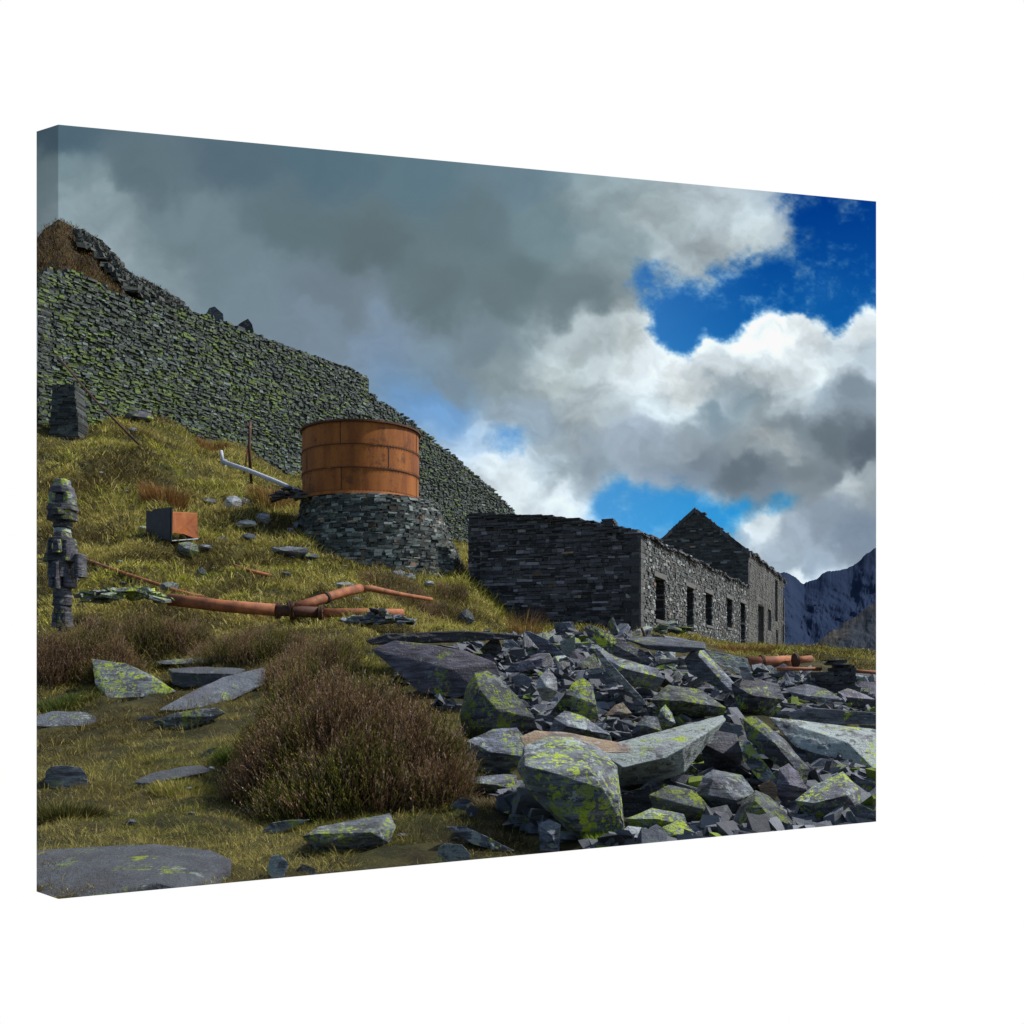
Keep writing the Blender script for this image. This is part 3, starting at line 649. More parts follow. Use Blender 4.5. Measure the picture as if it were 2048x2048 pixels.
# ------------------------------------------------------------------ water tank and pedestal
TC = Q(681, 0, 41); TCX, TCY = TC.x, 41.0; TRAD = 2.36; TZ0, TZ1 = 8.35, 11.15
def tank():
    t = empty('water_tank', (TCX, TCY, TZ0)); L = Vector(t.location)
    tag(t, 'large round riveted rusty orange water tank standing on a stone base', 'water tank')
    def shell(name, r0, r1, z0, z1, a0, a1, mat, th=.02, seg=26):
        bm = bmesh.new(); g = []
        for i in range(seg + 1):
            a = a0 + (a1 - a0) * i / seg
            g.append([bm.verts.new((math.cos(a) * r, math.sin(a) * r, z - TZ0)) for r, z in ((r0, z0), (r1, z1), (r1 - th, z1), (r0 - th, z0))])
        for p, q in zip(g[:-1], g[1:]):
            for k_ in range(4):
                f = bm.faces.new((p[k_], q[k_], q[(k_ + 1) % 4], p[(k_ + 1) % 4])); f.smooth = False
        bm.faces.new(g[0]); bm.faces.new(g[-1][::-1]); bmesh.ops.recalc_face_normals(bm, faces=bm.faces)
        return link(name, bm_mesh(name, bm), t, mat)
    h = (TZ1 - TZ0 - .1) / 3
    for row in range(3):
        z0 = TZ0 + .1 + row * h; a = [-1.98, -2.5, -1.65][row] if row != 1 else -2.45
        n = 4
        a = {0: -1.745, 1: -2.522, 2: -1.76}[row]
        for q in range(n):
            a0 = a + q * 2 * math.pi / n; a1 = a0 + 2 * math.pi / n
            r = TRAD + (.012 if row % 2 else 0)
            shell('plate', r, r, z0 + .003, z0 + h - .003, a0 + .004, a1 - .004, RUST, .015, 40)
            shell('seam', r + .014, r + .014, z0, z0 + h, a0 - .007, a0 + .007, RUSTD, .012, 2)
    for row in (1, 2): shell('band', TRAD + .03, TRAD + .03, TZ0 + .1 + row * h - .017, TZ0 + .1 + row * h + .015, 0, 2 * math.pi, RUSTD, .02, 96)
    shell('rim', TRAD + .09, TRAD + .09, TZ1 - .03, TZ1 + .05, 0, 2 * math.pi, RUSTD, .1, 96)
    shell('base_ring', TRAD + .06, TRAD + .02, TZ0 - .02, TZ0 + .1, 0, 2 * math.pi, RUST, .1, 96)
    bm = bmesh.new(); bmesh.ops.create_cone(bm, cap_ends=True, segments=64, radius1=TRAD - .03, radius2=TRAD - .03, depth=.03, matrix=Matrix.Translation((0, 0, .05))); link('floor_plate', bm_mesh('floor_plate', bm), t, RUSTD)
    bm = bmesh.new()
    for row in range(3):
        for zz in (.05, h - .06):
            for i in range(110):
                a = 2 * math.pi * i / 110; bmesh.ops.create_cube(bm, size=.026, matrix=Matrix.Translation((math.cos(a) * (TRAD + .02), math.sin(a) * (TRAD + .02), .1 + row * h + zz)))
    tag(link('rivets', bm_mesh('rivets', bm), t, RUST), kind='stuff')
    # pedestal
    p = empty('tank_pedestal', (TCX, TCY, 5.5)); tag(p, 'round battered slate stone base directly beneath the rusty water tank', 'stone base')
    B = Boxes(); z = 4.6; cf = slate_col(.02, .12, (.88, 1.04, .98), .16, .04)
    while z < TZ0 - .03:
        hh = random.uniform(.05, .14); hh = min(hh, TZ0 - .025 - z) if TZ0 - .025 - z < .2 else hh
        u = (TZ0 - z) / 3.8
        cx = TCX + .3 + .5 * u; R0 = 2.72 + 1.15 * u; a = random.uniform(0, .1)
        while a < 2 * math.pi:
            w = random.uniform(.1, .4); da = w / R0; ca, sa = math.cos(a), math.sin(a)
            Dv = Vector((-sa, ca, 0)); Nv = Vector((ca, sa, 0)); O = Vector((cx + ca * R0, TCY + .3 + sa * R0, 0))
            B.add(O, Dv, Nv, 0, w - .01, z + .004, z + hh * random.uniform(.88, 1), -.7, random.uniform(-.05, .06), cf(0, 0), .035)
            a += da
        z += hh * .97
    for q in range(10):
        z0 = 4.6 + q * .372; z1 = z0 + .372; u = (TZ0 - z1) / 3.8; R0 = 2.67 + 1.15 * u; cx = TCX + .3 + .5 * u
        for kk in range(48):
            a = kk * math.pi / 24; ca, sa = math.cos(a), math.sin(a)
            B.add(Vector((cx + ca * R0, TCY + .3 + sa * R0, 0)), Vector((-sa, ca, 0)), Vector((ca, sa, 0)), -.22, .22, z0, z1 - (.04 if q == 9 else 0), -.6, -.1, (.02, .02, .02))
    link('stonework', B.mesh('stonework', p.location), p, W_ped)
    bm = bmesh.new(); bmesh.ops.create_cone(bm, cap_ends=True, segments=48, radius1=2.68, radius2=2.65, depth=.12, matrix=Matrix.Translation((.3, .3, TZ0 - .085 - 5.5))); link('top_slab', bm_mesh('top_slab', bm), p, W_ped)
tank()

# ------------------------------------------------------------------ pipes and ironwork on the hill
def gpt(x, y, lift=.1):
    Yd = hit(x, y); p = Q(x, y, Yd); p.z += lift; return p
def line3(pts, Ys): return [Q(x, y, Yd) for (x, y), Yd in zip(pts, Ys)]
def pipes():
    t = empty('pipeline', Q(440, 1150, 24)); L = t.location
    tag(t, 'long rusty orange iron pipe with flanged joint lying across the foot of the grassy hillside', 'pipe')
    a = line3([(318,1131),(420,1143),(520,1151),(610,1156),(690,1156),(760,1157)], [24, 24, 24, 24.2, 24.6, 25])
    def seg(i0, i1, r, name='pipe_section', m=RUSTP): tube(name, a[i0:i1 + 1], r, t, m, L)
    seg(0, 2, .15); seg(3, 5, .11)
    tube('joint_section', [a[2], a[2].lerp(a[3], .5), a[3]], .135, t, RUSTD, L)
    for x, y, r in [(525,1152,.2),(553,1153,.21),(606,1156,.17)]:
        flange('flange', Q(x, y, 24.1), (1, .03, -.02), r, .05, t, RUSTD, L)
    b = line3([(556,1146),(590,1136),(615,1128),(650,1117),(680,1110)], [24.1, 24.4, 24.8, 25.5, 26])
    tube('branch_pipe', b, .12, t, RUSTP, L); flange('flange', b[2], b[3] - b[1], .15, .04, t, RUSTD, L)
    flange('flange', Q(548, 1146, 24.0), (1, .3, .25), .17, .05, t, RUSTD, L)
    t = tube('bent_pipe', line3([(682,1110),(700,1110),(718,1114),(760,1122),(815,1131)], [26, 26.2, 26.4, 27, 27.6]), [.09, .085, .08, .06, .05], None, RUSTP, Q(700, 1115, 26)); t.location = Q(700, 1115, 26)
    tag(t, 'thin rusty pipe bending away downhill at the end of the branch pipe', 'pipe')
    def rod(label, pts, r, mat=RUSTD, name='iron_rod', lift=.06, cat='rod', group=None):
        P = [gpt(*p, lift) for p in pts]; o = tube(name, P, r, None, mat, P[0], seg=8); o.location = P[0]; tag(o, label, cat, group); return o
    rod('long thin rusty cable running down the grass towards the big pipe', [(158,1062),(230,1088),(290,1108),(330,1122),(385,1135)], .045, RUSTP, 'cable', .12, 'cable')
    rod('short rusty rod in the grass just below the middle of the long pipe', [(455,1158),(480,1165),(500,1172)], .04, RUSTP)
    rod('short rusty bar lying in the grass uphill of the pipe joint', [(444,1073),(470,1083),(512,1092)], .06, RUSTP, lift=.1)
    a = Q(108, 672, 50); b = Q(262, 838, 44); o = tube('cable', [a, a.lerp(b, .5) - Vector((0, 0, .15)), b], .05, None, RUSTD, b, seg=8); o.location = b
    tag(o, 'thin dark cable slanting down from the great wall onto the upper left grass', 'cable')
    # rusty pole pair
    p0 = Q(474, 888, 46); p1 = Q(470, 840, 46); p2 = Q(473, 795, 46)
    o = tube('pole', [p0 - Vector((0, 0, .6)), p1, p2], .075, None, RUSTD, p0, seg=8); o.location = p0; tag(o, 'upright thin rusty pole beside the white pipe', 'pole')
    q0 = Q(460, 882, 46); q1 = Q(468, 840, 46.05); o = tube('pole', [q0 - Vector((0, 0, .3)), q1], .04, None, RUSTP, q0, seg=8); o.location = q0; tag(o, 'short thin rust rod leaning against the upright pole', 'pole')
    t = empty('white_pipe', Q(418, 870, 45)); L = t.location; tag(t, 'weathered white pipe with a short upturned end sloping down to the tank', 'pipe')
    tube('pipe_section', line3([(420,871),(470,888),(520,908),(568,929)], [45, 44, 43, 42]), .1, t, GALV, L); tube('upturned_end', line3([(421,875),(417,850)], [45, 45]), .075, t, GALV, L)
    flange('flange', Q(425, 873, 45), (1, -.3, -.3), .16, .03, t, GALV, L, 0)
    # open plate box
    Y0 = hit(325, 1020) - 1.0
    t = empty('plate_box', Q(322, 1020, Y0)); L = t.location; tag(t, 'open square iron box with a dark side and rusty orange front half rotted away', 'metal box')
    def panel(name, q, mat, th=.03, extra=()):
        bm = bmesh.new(); vs = [bm.verts.new(p - L) for p in q]; f = bm.faces.new(vs); r = bmesh.ops.extrude_face_region(bm, geom=[f])
        n = f.normal if f.normal.length else (q[1] - q[0]).cross(q[2] - q[0]).normalized(); n = (q[1] - q[0]).cross(q[2] - q[0]).normalized()
        for v in r['geom']:
            if isinstance(v, bmesh.types.BMVert): v.co += n * th
        bmesh.ops.recalc_face_normals(bm, faces=bm.faces); return link(name, bm_mesh(name, bm), t, mat)
    c = Q(322, 1021, Y0); ct = Q(323, 957, Y0); l = Q(277, 1016, Y0 + .8); lt = Q(277, 963, Y0 + .8); r_ = Q(374, 1017, Y0 + .9); rt = Q(372, 969, Y0 + .9)
    panel('side_panel', [l, c, ct, Q(291, 961, Y0 + .55), Q(288, 965, Y0 + .6), lt], IRON)
    panel('front_panel', [Q(325, 1006, Y0 + .05), Q(332, 1005, Y0 + .15), Q(338, 1008, Y0 + .3), Q(346, 1007, Y0 + .45), Q(356, 1011, Y0 + .6), Q(366, 1015, Y0 + .78), r_, rt, Q(325, 966, Y0 + .05)], RUSTB)
    panel('floor_panel', [c, r_, r_ + Vector((-.95, .9, 0.02)), l], GALV)
    back = Vector((-.9, .85, 0)); panel('back_panel', [r_ + Vector((0, 0, 0)), rt, rt + back, r_ + back], RUSTD)
    panel('corner_post', [c, c + Vector((.04, .02, 0)), ct + Vector((.04, .02, 0)), ct], IRON, .05)
    # pipes on the right
    Yr = hit(1460, 1272) - .6
    t = empty('flanged_pipe', Q(1460, 1250, Yr)); L = t.location; tag(t, 'short thick rusty pipe with two flanges resting behind the rock heap on the right', 'pipe')
    pr = line3([(1409,1250),(1500,1246),(1518,1243)], [Yr, Yr + .6, Yr + .7]); tube('pipe_section', pr[:2], .125, t, RUSTP, L); tube('pipe_end', [pr[1], Q(1530, 1243, Yr + .8)], .085, t, RUSTP, L)
    for x, y in [(1431, 1249), (1495, 1246)]: flange('flange', Q(x + 6, y, Yr + .2), (1, .2, .05), .165, .03, t, RUSTD, L)
    for pts, lab in [([(1466,1262),(1550,1262)], 'thin straight rusty bar just below the thick flanged pipe'), ([(1610,1266),(1660,1269)], 'short rusty bar at the right edge beside the slate stack')]:
        P = line3(pts, [Yr - .8, Yr - .8]); o = tube('iron_rod', P, .04, None, RUSTP, P[0], seg=8); o.location = P[0]; tag(o, lab, 'rod')
    P = line3([(1548,1262),(1552,1285),(1566,1328)], [24.5, 24, 23.6]); o = tube('iron_rod', P, .03, None, RUSTD, P[2], seg=8); o.location = P[2]; tag(o, 'thin bent rusty rod hanging down in front of the stacked slate on the right', 'rod')
    P = line3([(1217,1208),(1222,1188),(1213,1180)], [20, 20, 20]); 
    P = line3([(1160,1262-30),(1222-8,1215),(1212-2,1190)], [21, 21, 21])
    P = line3([(1218,1212),(1215,1194),(1210,1184)], [21, 21, 21]); o = tube('iron_rod', P, .03, None, RUSTD, P[0], seg=8); o.location = P[0]; tag(o, 'small bent rusty rod sticking up from the heap below the building corner', 'rod')
    P = line3([(1638,1240),(1636,1224)], [44, 44]); o = tube('post', P, .08, None, IRON, P[0], seg=8); o.location = P[0]; tag(o, 'tiny dark post on the grassy mound at the right edge', 'post')
pipes()

# ------------------------------------------------------------------ mirrored rock images at the left edge, built as a stacked pillar
def pillar():
    Yp = hit(110, 1215); base = Q(110, 1215, Yp); t = empty('mirrored_rock_pillar', base); tag(t, 'narrow totem-like pillar shaped from mirrored rocks with head and shoulders on the far left', 'mirrored rock pillar')
    u = Yp / F2
    def stone(part, x, y, w, h, d, mat):
        bm = bmesh.new(); c = Q(x + 8, y, Yp) - base; n = 7
        for sgn in (-1, 1):
            for zf in (-1, 1):
                k_ = 1 if zf < 0 else .82
                for xx in (-.5, -.2, .2, .5): bm.verts.new(c + Vector((xx * w * .88 * u * k_, sgn * d * u * .5 * (1 if abs(xx) < .3 else .7), zf * h * u * .5)))
        bmesh.ops.convex_hull(bm, input=bm.verts); bmesh.ops.bevel(bm, geom=list(bm.edges), offset=1.2 * u, segments=1, affect='EDGES'); roughen(bm, 4 * u, .55 * u, x + y, 3)
        return link(part, bm_mesh(part, bm), t, R[{'grey': 'mid', 'pale': 'grey', 'mid': 'dark', 'plain': 'dark'}.get(mat, mat)])
    for part, rows in {
        'head': [(110,912,30,14,30,'grey'),(110,925,44,14,40,'dark'),(96,942,20,24,34,'lime'),(124,942,20,24,34,'lime'),(110,945,30,22,30,'dark'),(110,958,58,12,46,'dark'),(110,973,56,20,44,'dark'),(110,968,34,14,56,'plain')],
        'neck': [(110,991,34,10,34,'mid'),(110,1001,30,9,30,'pale'),(110,1010,32,9,34,'dark')],
        'shoulders': [(110,1020,52,10,46,'mid'),(96,1040,22,40,44,'dark'),(124,1040,22,40,44,'dark'),(110,1033,26,26,58,'mid'),(110,1052,74,18,40,'dark'),(88+6,1068,18,44,34,'dark'),(152-14+6,1068,18,44,34,'dark'),(104,1034,7,12,62,'lime'),(116,1034,7,12,62,'lime')],
        'torso': [(110,1075,40,30,44,'dark'),(110,1088,12,50,56,'plain'),(96,1098,20,22,36,'dark'),(124,1098,20,22,36,'dark')],
        'legs': [(110,1118,32,20,36,'dark'),(110,1135,34,16,34,'mid'),(110,1150,30,18,34,'dark'),(100,1170,15,30,30,'mid'),(120,1170,15,30,30,'mid'),(110,1165,16,36,32,'grey'),(110,1195,22,34,26,'mid'),(110,1214,14,20,20,'dark')]}.items():
        for r in rows: stone(part, *r)
    # mirrored edge pattern on the slope above, built as a low stub
    Yp2 = 51.0
    A2 = Q(92, 0, Yp2); B = Boxes(); z0 = EYE + (HY - 832) * Yp2 / F2; uu = Yp2 / F2
    z = z0; 
    while z < z0 + 106 * uu:
        f = (z - z0) / (106 * uu); h = random.uniform(.1, .2); s = f * 8 * uu
        e = (58 - f * 10) * uu
        while s < e:
            w = random.uniform(.2, .6); B.add(A2, Vector((1, 0, 0)), Vector((0, -1, 0)), s, min(s + w, e), z, z + h * .95, -1.2, random.uniform(-.05, .08), (lambda v: (v * .9, v * 1.05, v))(random.uniform(.02, .1)), .03); s += w
        z += h
    o = link('mirrored_stub', B.mesh('mirrored_stub', (A2.x, A2.y, z0)), None, W_ped, (A2.x, A2.y, z0)); tag(o, 'small square stub shaped from the mirrored edge pattern at the great wall foot, far left', 'stone wall')
pillar()

# ------------------------------------------------------------------ named rocks
def hero():
    rk = outline_rock
    # --- foreground flags and boulders on the left
    rk('large flat smooth grey flagstone filling the bottom left corner', 'flag', [(60,1604,1.0),(160,1598,1.05),(290,1592,1.05),(400,1604,.9),(438,1622,.65),(436,1655,.5),(380,1690,.1),(250,1712,0),(60,1730,0)], [(300,1664,.0),(395,1626,-.5),(425,1634,-.5),(240,1690,.06),(60,1712,.1)], depth=.5, Y=6.7, name='flagstone', cat='flagstone', L=.05, amp=.6)
    rk('broad flat slate block with lime spots left of the stepped flags', 'lime', [(172,1243,.5),(235,1250,.45),(290,1275,.3),(332,1305,0),(300,1315,0),(240,1325,0),(200,1322,0),(180,1290,.2)], [(205,1318,.04),(300,1312,.04)], name='slate_block', depth=.5)
    rk('flat grey flagstone in the grass at the left edge', 'flag', [(69,1350,.3),(100,1342,.4),(160,1344,.4),(200,1358,.1),(180,1368,0),(110,1374,0),(69,1370,0)], name='flagstone', cat='flagstone', depth=.4)
    rk('long flat step slab with a lime-spotted dark front edge', 'flag', [(318,1262,.25),(390,1257,.25),(465,1262,.2),(440,1290,0),(345,1298,0),(325,1290,0)], [(325,1268,.03),(440,1272,.03),(400,1282,.02)], name='step_slab', cat='flagstone', depth=.4)
    rk('narrow pale slab edge behind the lime-spotted step', 'mid', [(290,1247,.1),(380,1240,.1),(480,1235,.1),(495,1240,0),(485,1252,0),(400,1256,0),(310,1254,0)], name='step_slab', cat='flagstone', depth=.5)
    rk('smooth tilted grey slab running under the left side of the big heather', 'flag', [(298,1340,0),(350,1310,.3),(420,1278,.6),(498,1258,.8),(500,1290,.6),(440,1320,.3),(380,1335,.05),(330,1341,0)], name='slab', cat='flagstone', depth=.35, by=1338)
    rk('low mossy stone with lime patches beside the tilted grey slab', 'lime', [(288,1362),(320,1348),(370,1338),(410,1335),(425,1345),(395,1362),(350,1376),(310,1374)], [(350,1352,.05),(390,1352,.05)], name='stone', depth=.4)
    rk('small half-buried stone left of the mossy lime stone', 'plain', [(257,1357),(275,1350),(295,1352),(300,1358),(270,1361)], name='stone')
    rk('long low grey flagstone half hidden in grass', 'flag', [(253,1475,0),(285,1458,.3),(340,1447,.5),(385,1444,.5),(398,1455,.3),(360,1462,.2),(320,1470,.1),(275,1495,0)], [(280,1478,.03)], name='flagstone', cat='flagstone', depth=.3, by=1478)
    rk('small grey sliver stone in the grass left of the heather foot', 'flag', [(378,1425),(395,1412),(412,1408),(400,1420),(385,1430)], name='stone')
    rk('rounded arch-shaped stone at the left edge with grass in front', 'pale', [(84,1475),(86,1455),(98,1445),(125,1444),(152,1448),(164,1462),(166,1482),(140,1490),(100,1490)], name='stone', depth=.3)
    rk('long mossy stone with large lime patches at the bottom centre', 'lime', [(570,1578,0),(600,1560,.1),(660,1548,.25),(735,1534,.4),(748,1560,.3),(735,1590,.1),(690,1605,0),(640,1612,0),(595,1608,0)], [(610,1590,.06),(700,1570,.03),(600,1572,.06)], name='boulder', depth=.4, L=.03)
    rk('narrow grey stone left of the lime patched stone', 'grey', [(494,1568),(510,1553),(545,1547),(585,1546),(560,1558),(520,1575)], name='stone')
    rk('small rounded blue-grey stone on the bottom edge', 'grey', [(502,1640),(512,1615),(530,1612),(545,1630),(535,1655),(515,1660)], name='stone')
    rk('small pale flat stone on the bottom edge right of the rounded one', 'pale', [(560,1640),(572,1630),(598,1640),(596,1650),(570,1650)], name='stone')
    rk('blue-grey wedge stone on the bottom edge near the middle', 'grey', [(826,1600),(838,1591),(872,1594),(888,1612),(884,1626),(826,1632)], name='stone')
    rk('dark pointed slate left of the giant boulder at the bottom edge', 'mid', [(842,1560),(880,1558),(920,1580),(970,1605),(945,1608),(890,1592)], name='stone')
    rk('small dark slate chip beneath the heather', 'plain', [(850,1520),(868,1505),(890,1508),(884,1525),(860,1530)], name='stone'); rk('small blue-grey slate chip beside the dried moss', 'flag', [(878,1528),(888,1518),(904,1524),(900,1542),(884,1544)], name='stone')
    # --- heap
    rk('large purple-grey slab face leaning behind the heather with two lime spots', 'purple', [(700,1225,.2),(745,1208,.2),(800,1214,.15),(830,1220,.1),(880,1228,.1),(935,1250,0),(945,1275,0),(900,1300,-.05),(862,1318,-.05),(790,1305,0),(770,1270,.05)], [(850,1262,.05)], name='slab', depth=.5, L=.06, amp=.7)
    rk('long dark overhanging slate ledge along the back of the heap', 'dark', [(690,1208),(730,1196),(800,1192),(880,1190),(940,1194),(985,1198),(980,1206),(900,1212),(820,1214),(750,1212),(700,1216)], name='ledge', depth=1.2, Y=17.5)
    rk('upright rounded boulder thick with lime lichen right of the heather', 'lime', [(868,1350),(878,1300),(895,1268),(920,1265),(945,1280),(975,1312),(1010,1355),(1000,1375),(960,1395),(900,1400),(872,1390)], [(905,1300,.12),(940,1340,.15),(900,1370,.12),(975,1350,.02)], name='boulder', by=1440, L=.035, amp=1.3)
    rk('dark slab with round lime spots beneath the upright lime boulder', 'mid', [(880,1398),(930,1375),(975,1372),(990,1390),(1010,1430),(960,1458),(895,1470),(880,1440)], [(930,1420,.1)], name='boulder', by=1470)
    rk('giant foreground boulder with lime top and dark leaning face', 'lime', [(975,1450,0),(990,1405,.2),(1035,1390,.35),(1080,1390,.4),(1130,1410,.3),(1165,1445,.2),(1165,1495,.05),(1178,1570,-.05),(1150,1590,-.05),(1095,1588,-.1),(1050,1550,-.05),(1000,1500,0)], [(990,1445,.15),(1050,1460,.28),(1140,1490,.28),(1110,1450,.2),(1085,1565,.12),(1165,1500,.1)], name='boulder', by=1590, L=.035, amp=1.4, depth=.7)
    rk('pale tan-topped long slate lying over the giant boulder', 'warm', [(980,1390,.1),(1010,1378,.2),(1060,1380,.3),(1130,1398,.35),(1190,1405,.3),(1190,1420,.2),(1130,1420,0),(1060,1400,0),(990,1408,0)], name='slate_slab', Y=9.2, depth=.6)
    rk('broad pale lichen-crusted slab reaching right above the giant boulder', 'grey', [(1120,1412,.2),(1200,1390,.3),(1280,1372,.4),(1365,1348,.5),(1370,1358,.4),(1310,1398,.2),(1295,1432,0),(1290,1460,0),(1230,1478,-.05),(1165,1485,-.05),(1150,1440,0)], [(1175,1448,.12),(1255,1430,.12),(1290,1410,.06)], name='boulder', by=1500, depth=.6, L=.04, amp=1.3)
    rk('blocky pale slate with cut top and lime side in the front of the heap', 'mid', [(1310,1500,0),(1325,1465,.15),(1345,1452,.3),(1400,1462,.3),(1425,1495,.15),(1400,1540,0),(1380,1548,0),(1330,1528,0)], [(1335,1500,.15),(1388,1510,.18),(1345,1470,.06)], name='boulder', by=1560)
    rk('dark triangular slate block at the bottom right with a pale ridge', 'mid', [(1375,1560,0),(1395,1520,.1),(1425,1490,.25),(1450,1500,.25),(1480,1530,.2),(1510,1570,.1),(1480,1580,0),(1400,1585,0)], [(1425,1510,.2),(1400,1560,.2),(1470,1560,.15)], name='boulder', by=1580)
    rk('large mossy lichen block at the right end of the front row', 'lime', [(1500,1510,0),(1530,1485,.2),(1590,1455,.4),(1625,1490,.3),(1620,1530,.05),(1580,1556,0),(1530,1560,-.05)], [(1535,1515,.12),(1600,1500,.15)], name='boulder', by=1580)
    rk('rounded upright purple-grey stone between two slate blades on the right', 'purple', [(1465,1480),(1470,1450),(1488,1440),(1505,1455),(1525,1490),(1505,1515),(1480,1520),(1468,1505)], [(1490,1480,.2)], name='boulder', by=1540)
    rk('long pale-edged slate blade slanting down to the right', 'mid', [(1400,1355,.5),(1425,1350,.5),(1480,1395,.3),(1528,1450,0),(1520,1485,0),(1500,1455,0),(1450,1430,.15),(1410,1395,.3)], [(1460,1400,.03),(1500,1450,.08)], name='slate_slab', by=1500, depth=.5)
    rk('second narrower slate blade slanting right with a lime streak', 'lime', [(1392,1395,.4),(1415,1400,.35),(1450,1450,.1),(1470,1475,0),(1462,1490,0),(1430,1470,.05),(1405,1435,.2)], name='slate_slab', by=1500, depth=.25)
    rk('broad flat grey slab plain on the right edge of the heap', 'grey', [(1450,1352,.4),(1520,1360,.4),(1600,1368,.4),(1670,1378,.4),(1670,1470,-.1),(1620,1440,-.05),(1560,1430,0),(1500,1410,.15)], [(1600,1400,.02)], name='slab', by=1450, depth=.35, L=.06)
    rk('low flat dark slate stack top near the right edge', 'plain', [(1480,1345),(1520,1335),(1600,1340),(1660,1345),(1660,1365),(1580,1368),(1500,1362)], name='slate_slab', Y=14.5, depth=.8)
    rk('bright lime tuft-covered stone in the dark gap on the right', 'lime', [(1412,1340),(1430,1310),(1460,1312),(1475,1335),(1460,1352),(1425,1355)], [(1440,1330,.15)], name='boulder', by=1350)
    rk('big dark wedge of slate at centre right of the heap', 'dark', [(1380,1290,.2),(1420,1280,.3),(1470,1290,.2),(1480,1320,.05),(1440,1345,0),(1390,1340,0)], [(1420,1312,.1)], name='boulder', by=1350)
    rk('tilted rectangular slate block with lime spot in the upper middle of the heap', 'plain', [(1290,1245,.1),(1310,1222,.25),(1325,1222,.25),(1370,1275,.05),(1400,1305,0),(1380,1312,-.05),(1340,1290,0),(1300,1270,.05)], [(1310,1228,.02),(1375,1300,.08)], name='slate_slab', by=1320, depth=.35)
    rk('long dark slate beam jutting up at the top of the heap below the building corner', 'dark', [(1102,1182),(1115,1178),(1160,1200),(1215,1228),(1225,1240),(1210,1252),(1160,1238),(1110,1205)], [(1150,1212,.05),(1205,1240,.06)], name='slate_slab', Y=17.5, depth=.5)
    rk('wide flat slab with pale top lying along the crest of the heap', 'plain', [(1178,1205,.3),(1200,1200,.35),(1290,1204,.35),(1330,1212,.3),(1335,1226,0),(1290,1232,0),(1220,1224,0)], [(1215,1216,.02),(1330,1222,.02)], name='slate_slab', Y=17.5, depth=.6)
    rk('lime and pale striped upright slate near the middle of the heap', 'lime', [(1068,1310),(1080,1288),(1100,1278),(1118,1292),(1125,1330),(1130,1355),(1100,1362),(1080,1345)], [(1100,1320,.08)], name='boulder', by=1390)
    rk('pale oval stone standing at the left of the heap centre', 'pale', [(1012,1300),(1018,1275),(1035,1260),(1050,1280),(1052,1305),(1040,1325),(1022,1320)], [(1030,1295,.15)], name='boulder', by=1345, Y=13.2)
    rk('small squarish orange-tan rock in the heap centre', 'warm', [(1140,1350),(1160,1330),(1175,1325),(1192,1345),(1180,1362),(1155,1360)], [(1165,1348,.2)], name='boulder', by=1370)
    rk('steep lime-tinted slate fin behind the pale crusted slab', 'lime', [(1235,1375),(1245,1340),(1255,1328),(1268,1345),(1275,1365),(1260,1382)], [(1255,1355,.15)], name='boulder', by=1390)
    rk('rounded dark slate with a lime rim left of the lime fin', 'mid', [(1185,1390),(1200,1368),(1215,1350),(1240,1352),(1250,1380),(1230,1395)], [(1220,1370,.15)], name='boulder', by=1400)
    rk('angular pale-lime slate behind the tan-topped slab', 'mid', [(1030,1395),(1045,1355),(1065,1340),(1100,1350),(1150,1385),(1155,1400),(1100,1402),(1050,1400)], [(1070,1370,.1),(1110,1378,.1)], name='boulder', by=1410)
    rk('long thin slate splinter slanting down through the heap', 'pale', [(1118,1225),(1126,1222),(1160,1265),(1215,1320),(1222,1332),(1208,1325),(1160,1280)], name='slate_splinter', Y=14.5, depth=.12, L=.04)
    rk('big dark lichened block in the middle of the heap', 'mid', [(1125,1235,.2),(1160,1238,.2),(1240,1262,.1),(1255,1280,0),(1240,1305,0),(1190,1290,0),(1150,1275,.05)], [(1180,1262,.05)], name='boulder', Y=15)
    rk('wide mottled slate block with lime speckles right of the splinter', 'lime', [(1225,1320,.1),(1260,1292,.2),(1320,1300,.2),(1370,1335,.1),(1365,1352,0),(1300,1352,0),(1250,1345,0)], [(1290,1322,.08)], name='boulder', by=1375)
    rk('lime blotched dark slate under the crusted slab in the front row', 'lime', [(1225,1500),(1260,1480),(1310,1490),(1345,1530),(1350,1550),(1290,1560),(1235,1540)], [(1280,1515,.12)], name='boulder', by=1575)
    rk('flat mossy slate at the foot of the giant boulder', 'lime', [(1180,1545),(1230,1525),(1290,1535),(1300,1560),(1250,1570),(1195,1570)], [(1240,1545,.08)], name='boulder', by=1585)
    rk('mossy green tapering stone at the bottom edge', 'lime', [(1225,1590),(1250,1560),(1285,1545),(1310,1570),(1320,1600),(1240,1610)], [(1275,1575,.15)], name='boulder', by=1600)
    rk('smooth pinkish pale stone at the foot of the giant boulder', 'pale', [(1165,1575),(1185,1558),(1220,1562),(1235,1585),(1215,1605),(1175,1605)], [(1200,1580,.15)], name='boulder', by=1600)
    rk('upright dark slate post left of the giant boulder foot', 'mid', [(1015,1555),(1035,1545),(1058,1555),(1055,1610),(1020,1615)], [(1040,1575,.15)], name='boulder', by=1610)
    rk('stack of lichened slate in the right middle with pale sides', 'mid', [(1320,1400),(1350,1378),(1390,1385),(1400,1420),(1405,1450),(1360,1455),(1330,1445)], [(1360,1420,.15)], name='boulder', by=1475)
    rk('low rounded slate under the heap left end with lime edge', 'mid', [(868,1475),(900,1465),(950,1460),(975,1462),(975,1490),(940,1505),(890,1495)], [(930,1480,.1)], name='boulder', by=1510)
